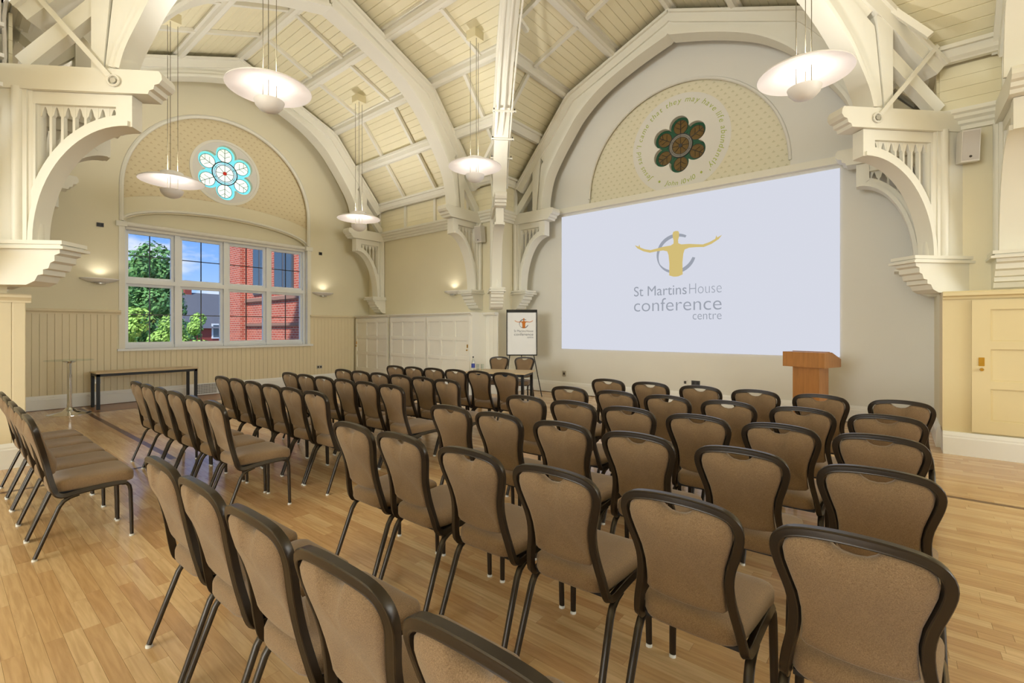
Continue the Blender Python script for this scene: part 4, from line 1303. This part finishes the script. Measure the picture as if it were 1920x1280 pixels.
# ------------------------------------------------------------------ PENDANT LAMPS
def pendant(x, y, z, label, up=19):
    r = empty('pendant_lamp', (x, y, z), 0, label, 'lamp', 'white disc pendant lamps')
    MB().lathe([(.0, .075), (.12, .072), (.30, .045), (.44, .012), (.475, -.006), (.478, .0), (.474, .008), (.44, .028), (.30, .062), (.12, .09), (0, .094)], 48).obj('disc_shade', 'lamp_white', r, True)
    MB().lathe([(0, .16), (.15, .158), (.165, .15), (.172, .085), (.0, .085)], 32).obj('top_cap', 'lamp_white', r, True)
    MB().lathe([(.0, -.285), (.05, -.28), (.11, -.255), (.155, -.205), (.170, -.155), (.172, -.150), (.164, -.150), (.148, -.20), (.105, -.245), (.05, -.268), (0, -.272)], 32).obj('lower_bowl', 'lamp_white', r, True)
    for i in range(3):
        a = R(90 + 120 * i)
        px, py = .085 * math.cos(a), .085 * math.sin(a)
        MB().tube([(px, py, -.26), (px, py, .085)], .004, 6).obj('spacer_rod', 'cord', r)
    o_ = abs(y - CY)
    if y > 0:
        zc = 7.6 - (7.6 - 6.65) / 2.34 * o_ - .10
    for i in range(3):
        a = R(90 + 120 * i)
        px, py = .085 * math.cos(a), .085 * math.sin(a)
        MB().tube([(px, py, .15), (px, py, zc - z - .02)], .0042, 6).obj('suspension_wire', 'cord', r)
    MB().box((-.11, -.11, zc - z - .06), (.11, .11, zc - z + .10)).obj('ceiling_mount', 'board_cream', r)
    MB().lathe([(0, -.225), (.02, -.23), (.03, -.245), (.02, -.26), (0, -.265)], 14).obj('bulb', 'bulb', r, True)
    l_ = light('pendant_light', 'POINT', (0, 0, -.185), energy=2.9, color=(1, .92, .86), shadow_soft_size=.03); l_.parent = r
    # upward lamp added over the closed cap to brighten the ceiling boards
    l_ = light('pendant_fill', 'AREA', (0, 0, .168), (R(180), 0, 0), up, (1, .97, .93), shape='DISK', size=.11); l_.parent = r
pendant(-5.92, 2.60, 4.42, 'white disc pendant lamp nearest the left foreground arch', 13)
pendant(-9.60, 2.60, 4.02, 'white disc pendant lamp overlapping the stained glass rose on the left')
pendant(-5.90, 6.20, 4.43, 'white disc pendant lamp hanging just left of the end-on corner truss', 11)
pendant(-9.60, 6.22, 4.04, 'smallest-looking white disc pendant lamp, above the panelled cupboards')
pendant(-.80, 6.20, 4.36, 'white disc pendant lamp at upper right, near the right wall speaker', 10)

# ------------------------------------------------------------------ WALL UPLIGHTS
def uplight(fn, u, z, label):
    P = Vector(fn(u, z, 0)); Q = Vector(fn(u + 1, z, 0)); N = Vector(fn(u, z, 1))
    r = empty('wall_uplight', P, 0, label, 'wall light', 'crescent wall uplights')
    ex, en = Q - P, N - P
    F = lambda a, b, h: ex * a + en * b + Vector((0, 0, h))
    m = MB(); L = []
    for i in range(17):
        t = -1 + 2 * i / 16
        dpt = .20 * math.sqrt(max(0, 1 - t * t * .96)) + .004
        hh = .075 * (1 - t * t) ** 1 + .006
        a = .30 * t
        L.append([F(a, .005, .03), F(a, dpt, .035), F(a, dpt + .004, .02), F(a, dpt * .75, .02 - hh * .6), F(a, dpt * .35, .02 - hh), F(a, .005, .02 - hh)])
    m.loops(L); m.obj('shade', 'lamp_white', r, True, 60)
    m = MB(); m.loops([[F(.09 * math.cos(k * math.pi / 8), .07 + .05 * math.sin(k * math.pi / 8), -.055 + dz) for k in range(16)] for dz in (0, -.02)]); m.obj('under_cap', 'steel', r, True)
    l_ = light('uplight', 'SPOT', F(0, .13, .05), energy=2.2, color=(1, .93, .80), spot_size=R(150), spot_blend=.6, shadow_soft_size=.05)
    l_.rotation_euler = (R(180), 0, 0); l_.parent = r
uplight(Wm, 2.11, 2.47, 'white crescent wall uplight left of the big window')
uplight(Wm, 6.80, 2.47, 'white crescent wall uplight right of the big window')
uplight(Am, -8.58, 2.42, 'white crescent wall uplight above the wide cupboard')

# ------------------------------------------------------------------ SPEAKERS, SOCKETS, SMALL THINGS
def speaker(loc, rz, tilt, label):
    r = empty('wall_speaker', loc, rz, label, 'speaker', 'small white wall speakers')
    r.rotation_euler = (tilt, 0, rz)
    MB().prism([(-.085, -.085), (.085, -.085), (.10, .085), (-.10, .085)], lambda u, v, w: (u, v, w), -.19, .19).obj('cabinet', 'plastic_white', r)
    MB().box((-.075, -.092, -.17), (.075, -.084, .17)).obj('grille', 'speaker_grille', r)
    MB().tube([(.0, -.09, -.13), (.0, -.0945, -.13)], .014, 12).obj('badge', 'socket_dark', r)
    MB().bar((0, .085, 0), (0, .17, .02), .05, .05).obj('bracket', 'plastic_white', r)
speaker((.70, 8.10, 3.76), R(8), R(9), 'small white wall speaker at right, between corner truss and right edge')
speaker((-7.56, 8.10, 3.72), R(10), R(8), 'small white wall speaker left of the end-on corner truss')
speaker((-7.30, .37, 3.62), R(62), R(4), 'small white wall speaker cut off by the left edge')
def socket(fn, u, z, w, h, label, n=2, m='steel'):
    o = MB().prism([(u - w / 2, z - h / 2), (u + w / 2, z - h / 2), (u + w / 2, z + h / 2), (u - w / 2, z + h / 2)], fn, 0, .012).obj('wall_socket', m)
    for i in range(n):
        c = u - w / 2 + w * (i + .5) / n
        MB().prism([(c - .022, z - .026), (c + .022, z - .026), (c + .022, z + .026), (c - .022, z + .026)], fn, .012, .016).obj('outlet', 'socket_dark' if m != 'socket_dark' else 'black_metal', o)
    tag(o, label, 'socket', 'small wall sockets')
Wm2 = lambda u, v, w: (WX + .02 + w, u, v)
socket(Wm2, 6.70, .47, .15, .09, 'double socket low on the wainscot right of the window')
socket(Wm2, 2.08, .47, .09, .09, 'single socket low on the wainscot behind the side table', 1)
socket(Wm, 2.12, 3.57, .11, .08, 'small dark wall box above the left uplight', 2, 'socket_dark')
socket(Wm, 6.74, 3.57, .09, .08, 'small dark wall box above the uplight right of the window', 1, 'socket_dark')
socket(Fm, -6.04, .46, .10, .13, 'grey socket on the screen wall right of the flip chart', 1)
socket(Fm, -3.22, .455, .09, .09, 'white single switch plate low on the wall below the projection', 1, 'plastic_white')
socket(Fm, -3.02, .455, .16, .09, 'dark double socket low on the wall below the projection', 2, 'socket_dark')
vg = empty('vent_grille', (WX + .047, 3.98, .15), 0, 'white vent grille set in the baseboard below the window', 'grille')
MB().box((0, -.20, -.11), (.008, .20, .11)).obj('plate', 'socket_dark', vg)
g = MB()
for i in range(13): g.box((.006, -.20 + i * .0325 - .006, -.11), (.014, -.20 + i * .0325 + .006, .11))
for i in range(7): g.box((.006, -.20, -.11 + i * .0355 - .006), (.014, .20, -.11 + i * .0355 + .006))
go = g.obj('grid_bars', 'trim_white', vg); go['kind'] = 'stuff'
# white junction boxes high on the left edge
jb = empty('junction_box', (-7.27, .36, 4.45), 0, 'white electrical junction boxes with pipe stubs at the top left corner', 'junction box')
for i, (dz, w) in enumerate(((-.28, .13), (.02, .16), (.36, .18))):
    MB().box((-.14, -w, dz - .13), (.09, w - .08, dz + .13)).obj('box', 'plastic_white', jb)
MB().tube([(.03, .10, -.5), (.03, .13, -.1), (.05, .12, .3), (.05, .16, .7)], .018, 8).obj('pipe', 'plastic_white', jb, True)
for dz in (-.42, -.12, .2): MB().box((-.1, -.16, dz - .02), (.11, .12, dz + .02)).obj('strap', 'trim_white', jb)

# ------------------------------------------------------------------ OUTSIDE
g = MB(); g.box((-140, -120, -3.2), (-12.8, 120, -3.0)); struct(g, 'street', 'street')
bw = empty('brick_wing', (-17, 7.5, -3), 0, 'red brick building wing seen through the right half of the window', 'building')
Bq = lambda u, v, w: (u + 17, -w, v + 3)
wallb = MB().prism([(-19.3, -3), (-12.75, -3), (-12.75, 9), (-19.3, 9)], Bq, -4, 0).obj('brick_wall', 'brick', bw)
MB().prism([(-20.6, -3), (-18.9, -3), (-18.9, 9), (-20.6, 9)], Bq, -3.5, .25).obj('corner_pier', 'brick', bw)
for u0, u1, z0, z1 in ((-18.3, -17.2, 2.75, 6.2), (-16.6, -15.3, 2.75, 6.2), (-18.4, -17.2, -1.2, 1.02), (-16.6, -14.9, -1.2, 1.02)):
    f = MB().prism([(u0, z0), (u1, z0), (u1, z1), (u0, z1)], Bq, -.05, .05).obj('window_frame', 'slate', bw)
    n = 2
    for i in range(n):
        a = u0 + (u1 - u0) * i / n + .06; b = u0 + (u1 - u0) * (i + 1) / n - .06
        for j in range(2):
            c_ = z0 + (z1 - z0) * j / 2 + .06; d_ = z0 + (z1 - z0) * (j + 1) / 2 - .06
            MB().prism([(a, c_), (b, c_), (b, d_), (a, d_)], Bq, .05, .06).obj('pane', 'dark_glass', f)
for z0, z1 in ((1.62, 1.72), (2.50, 2.62)):
    MB().prism([(-19.2, z0), (-12.75, z0), (-12.75, z1), (-19.2, z1)], Bq, 0, .08).obj('stone_band', 'stone_band', bw)
def blob_tree(name, base, h, crown, nblob, leaf, label, seed, zmin=.35, leaves=2600, size=.32):
    rnd = random.Random(seed)
    t = empty(name, base, 0, label, 'tree' if h > 3.2 else 'bush')
    MB().tube([(0, 0, 0), (.1, 0, h * .3), (0, .1, h * .6)], [h * .03, h * .024, h * .012], 8).obj('trunk', 'bark', t, True)
    m = MB()
    cents = []
    for i in range(nblob):
        a = rnd.uniform(0, 2 * math.pi); rr = crown * math.sqrt(rnd.random()) * .8
        zz = h * zmin + (h * (1 - zmin)) * rnd.random()
        k = 1 - ((zz / h - zmin) / (1 - zmin)) ** 2 * .75
        cents.append((rr * k * math.cos(a), rr * k * math.sin(a), zz, crown * rnd.uniform(.22, .38)))
    for i in range(leaves):
        c = rnd.choice(cents)
        v = Vector((rnd.gauss(0, 1), rnd.gauss(0, 1), rnd.gauss(0, 1))).normalized() * c[3] * rnd.uniform(.8, 1.05)
        p = Vector(c[:3]) + v
        n = (v.normalized() + Vector((rnd.uniform(-.6, .6), rnd.uniform(-.6, .6), rnd.uniform(-.3, .8)))).normalized()
        a = n.orthogonal().normalized(); b = n.cross(a)
        s = size * rnd.uniform(.6, 1.2)
        m.add([p - a * s * .5, p + b * s * .28, p + a * s * .5, p - b * s * .28], [(0, 1, 2, 3)])
    me = bpy.data.meshes.new('foliage'); me.from_pydata(m.v, [], m.f); me.materials.append(MATS[leaf])
    o = bpy.data.objects.new('foliage', me); COL.objects.link(o); o.parent = t; o['kind'] = 'stuff'
    return t
blob_tree('broadleaf_tree', (-34, 7.9, -3), 8.7, 3.3, 46, 'leaf_dark', 'large dark green tree seen through the left window lights', 3, .15, 15000, .28)
blob_tree('garden_bush', (-20, 4.3, -3), 4.9, 1.25, 30, 'leaf_light', 'bright green bush low in the leftmost window light', 5, .1, 7000, .15)
blob_tree('garden_bush', (-23.5, 6.3, -3), 4.8, 1.2, 26, 'leaf_light', 'bright green bush low behind the first window mullion', 6, .1, 7000, .15)
blob_tree('garden_bush', (-27.0, 8.15, -3), 5.0, 1.4, 22, 'leaf_light', 'bright green bush low in the second window light, before the houses', 9, .1, 7000, .16)
blob_tree('garden_bush', (-25.5, 8.75, -3), 4.3, .9, 20, 'leaf_light', 'small bright green bush right of the others, close to the brick wing', 12, .1, 5000, .15)
def house(x, y, w, d, zr, zt, label, m, rot=0):
    h_ = empty('terrace_house', (x, y, -3), rot, label, 'building', 'far terrace houses')
    MB().box((-d / 2, -w / 2, 0), (d / 2, w / 2, zr + 3)).obj('walls', m, h_)
    MB().add([(d / 2 + .3, -w / 2 - .2, zr + 3), (d / 2 + .3, w / 2 + .2, zr + 3), (-d / 2 - .3, w / 2 + .2, zr + 3), (-d / 2 - .3, -w / 2 - .2, zr + 3), (0, -w / 2 - .2, zt + 3), (0, w / 2 + .2, zt + 3)],
             [(0, 1, 5, 4), (2, 3, 4, 5), (1, 2, 5), (3, 0, 4), (0, 3, 2, 1)]).obj('roof', 'slate', h_)
    for i in (-1, 1):
        for k in (0, 1):
            f = MB().box((d / 2, i * w * .25 - .55, .9 + k * 2.6), (d / 2 + .06, i * w * .25 + .55, 2.5 + k * 2.6)).obj('window', 'frame_white', h_)
            MB().box((d / 2 + .06, i * w * .25 - .4, 1.05 + k * 2.6), (d / 2 + .08, i * w * .25 + .4, 2.35 + k * 2.6)).obj('pane', 'dark_glass', f)
    for i in (-.3, .35):
        MB().box((-.3, i * w - .35, zt + 2.2), (.3, i * w + .35, zt + 4.3)).obj('chimney', 'red_brick_far', h_)
house(-62, 21.5, 12, 9, 1.6, 5.6, 'far red brick house with slate roof between tree and brick wing', 'red_brick_far', R(12))
house(-66, 7.5, 12, 9, 1.2, 5.2, 'far slate-roofed house mostly hidden behind the big tree', 'red_brick_far', R(5))
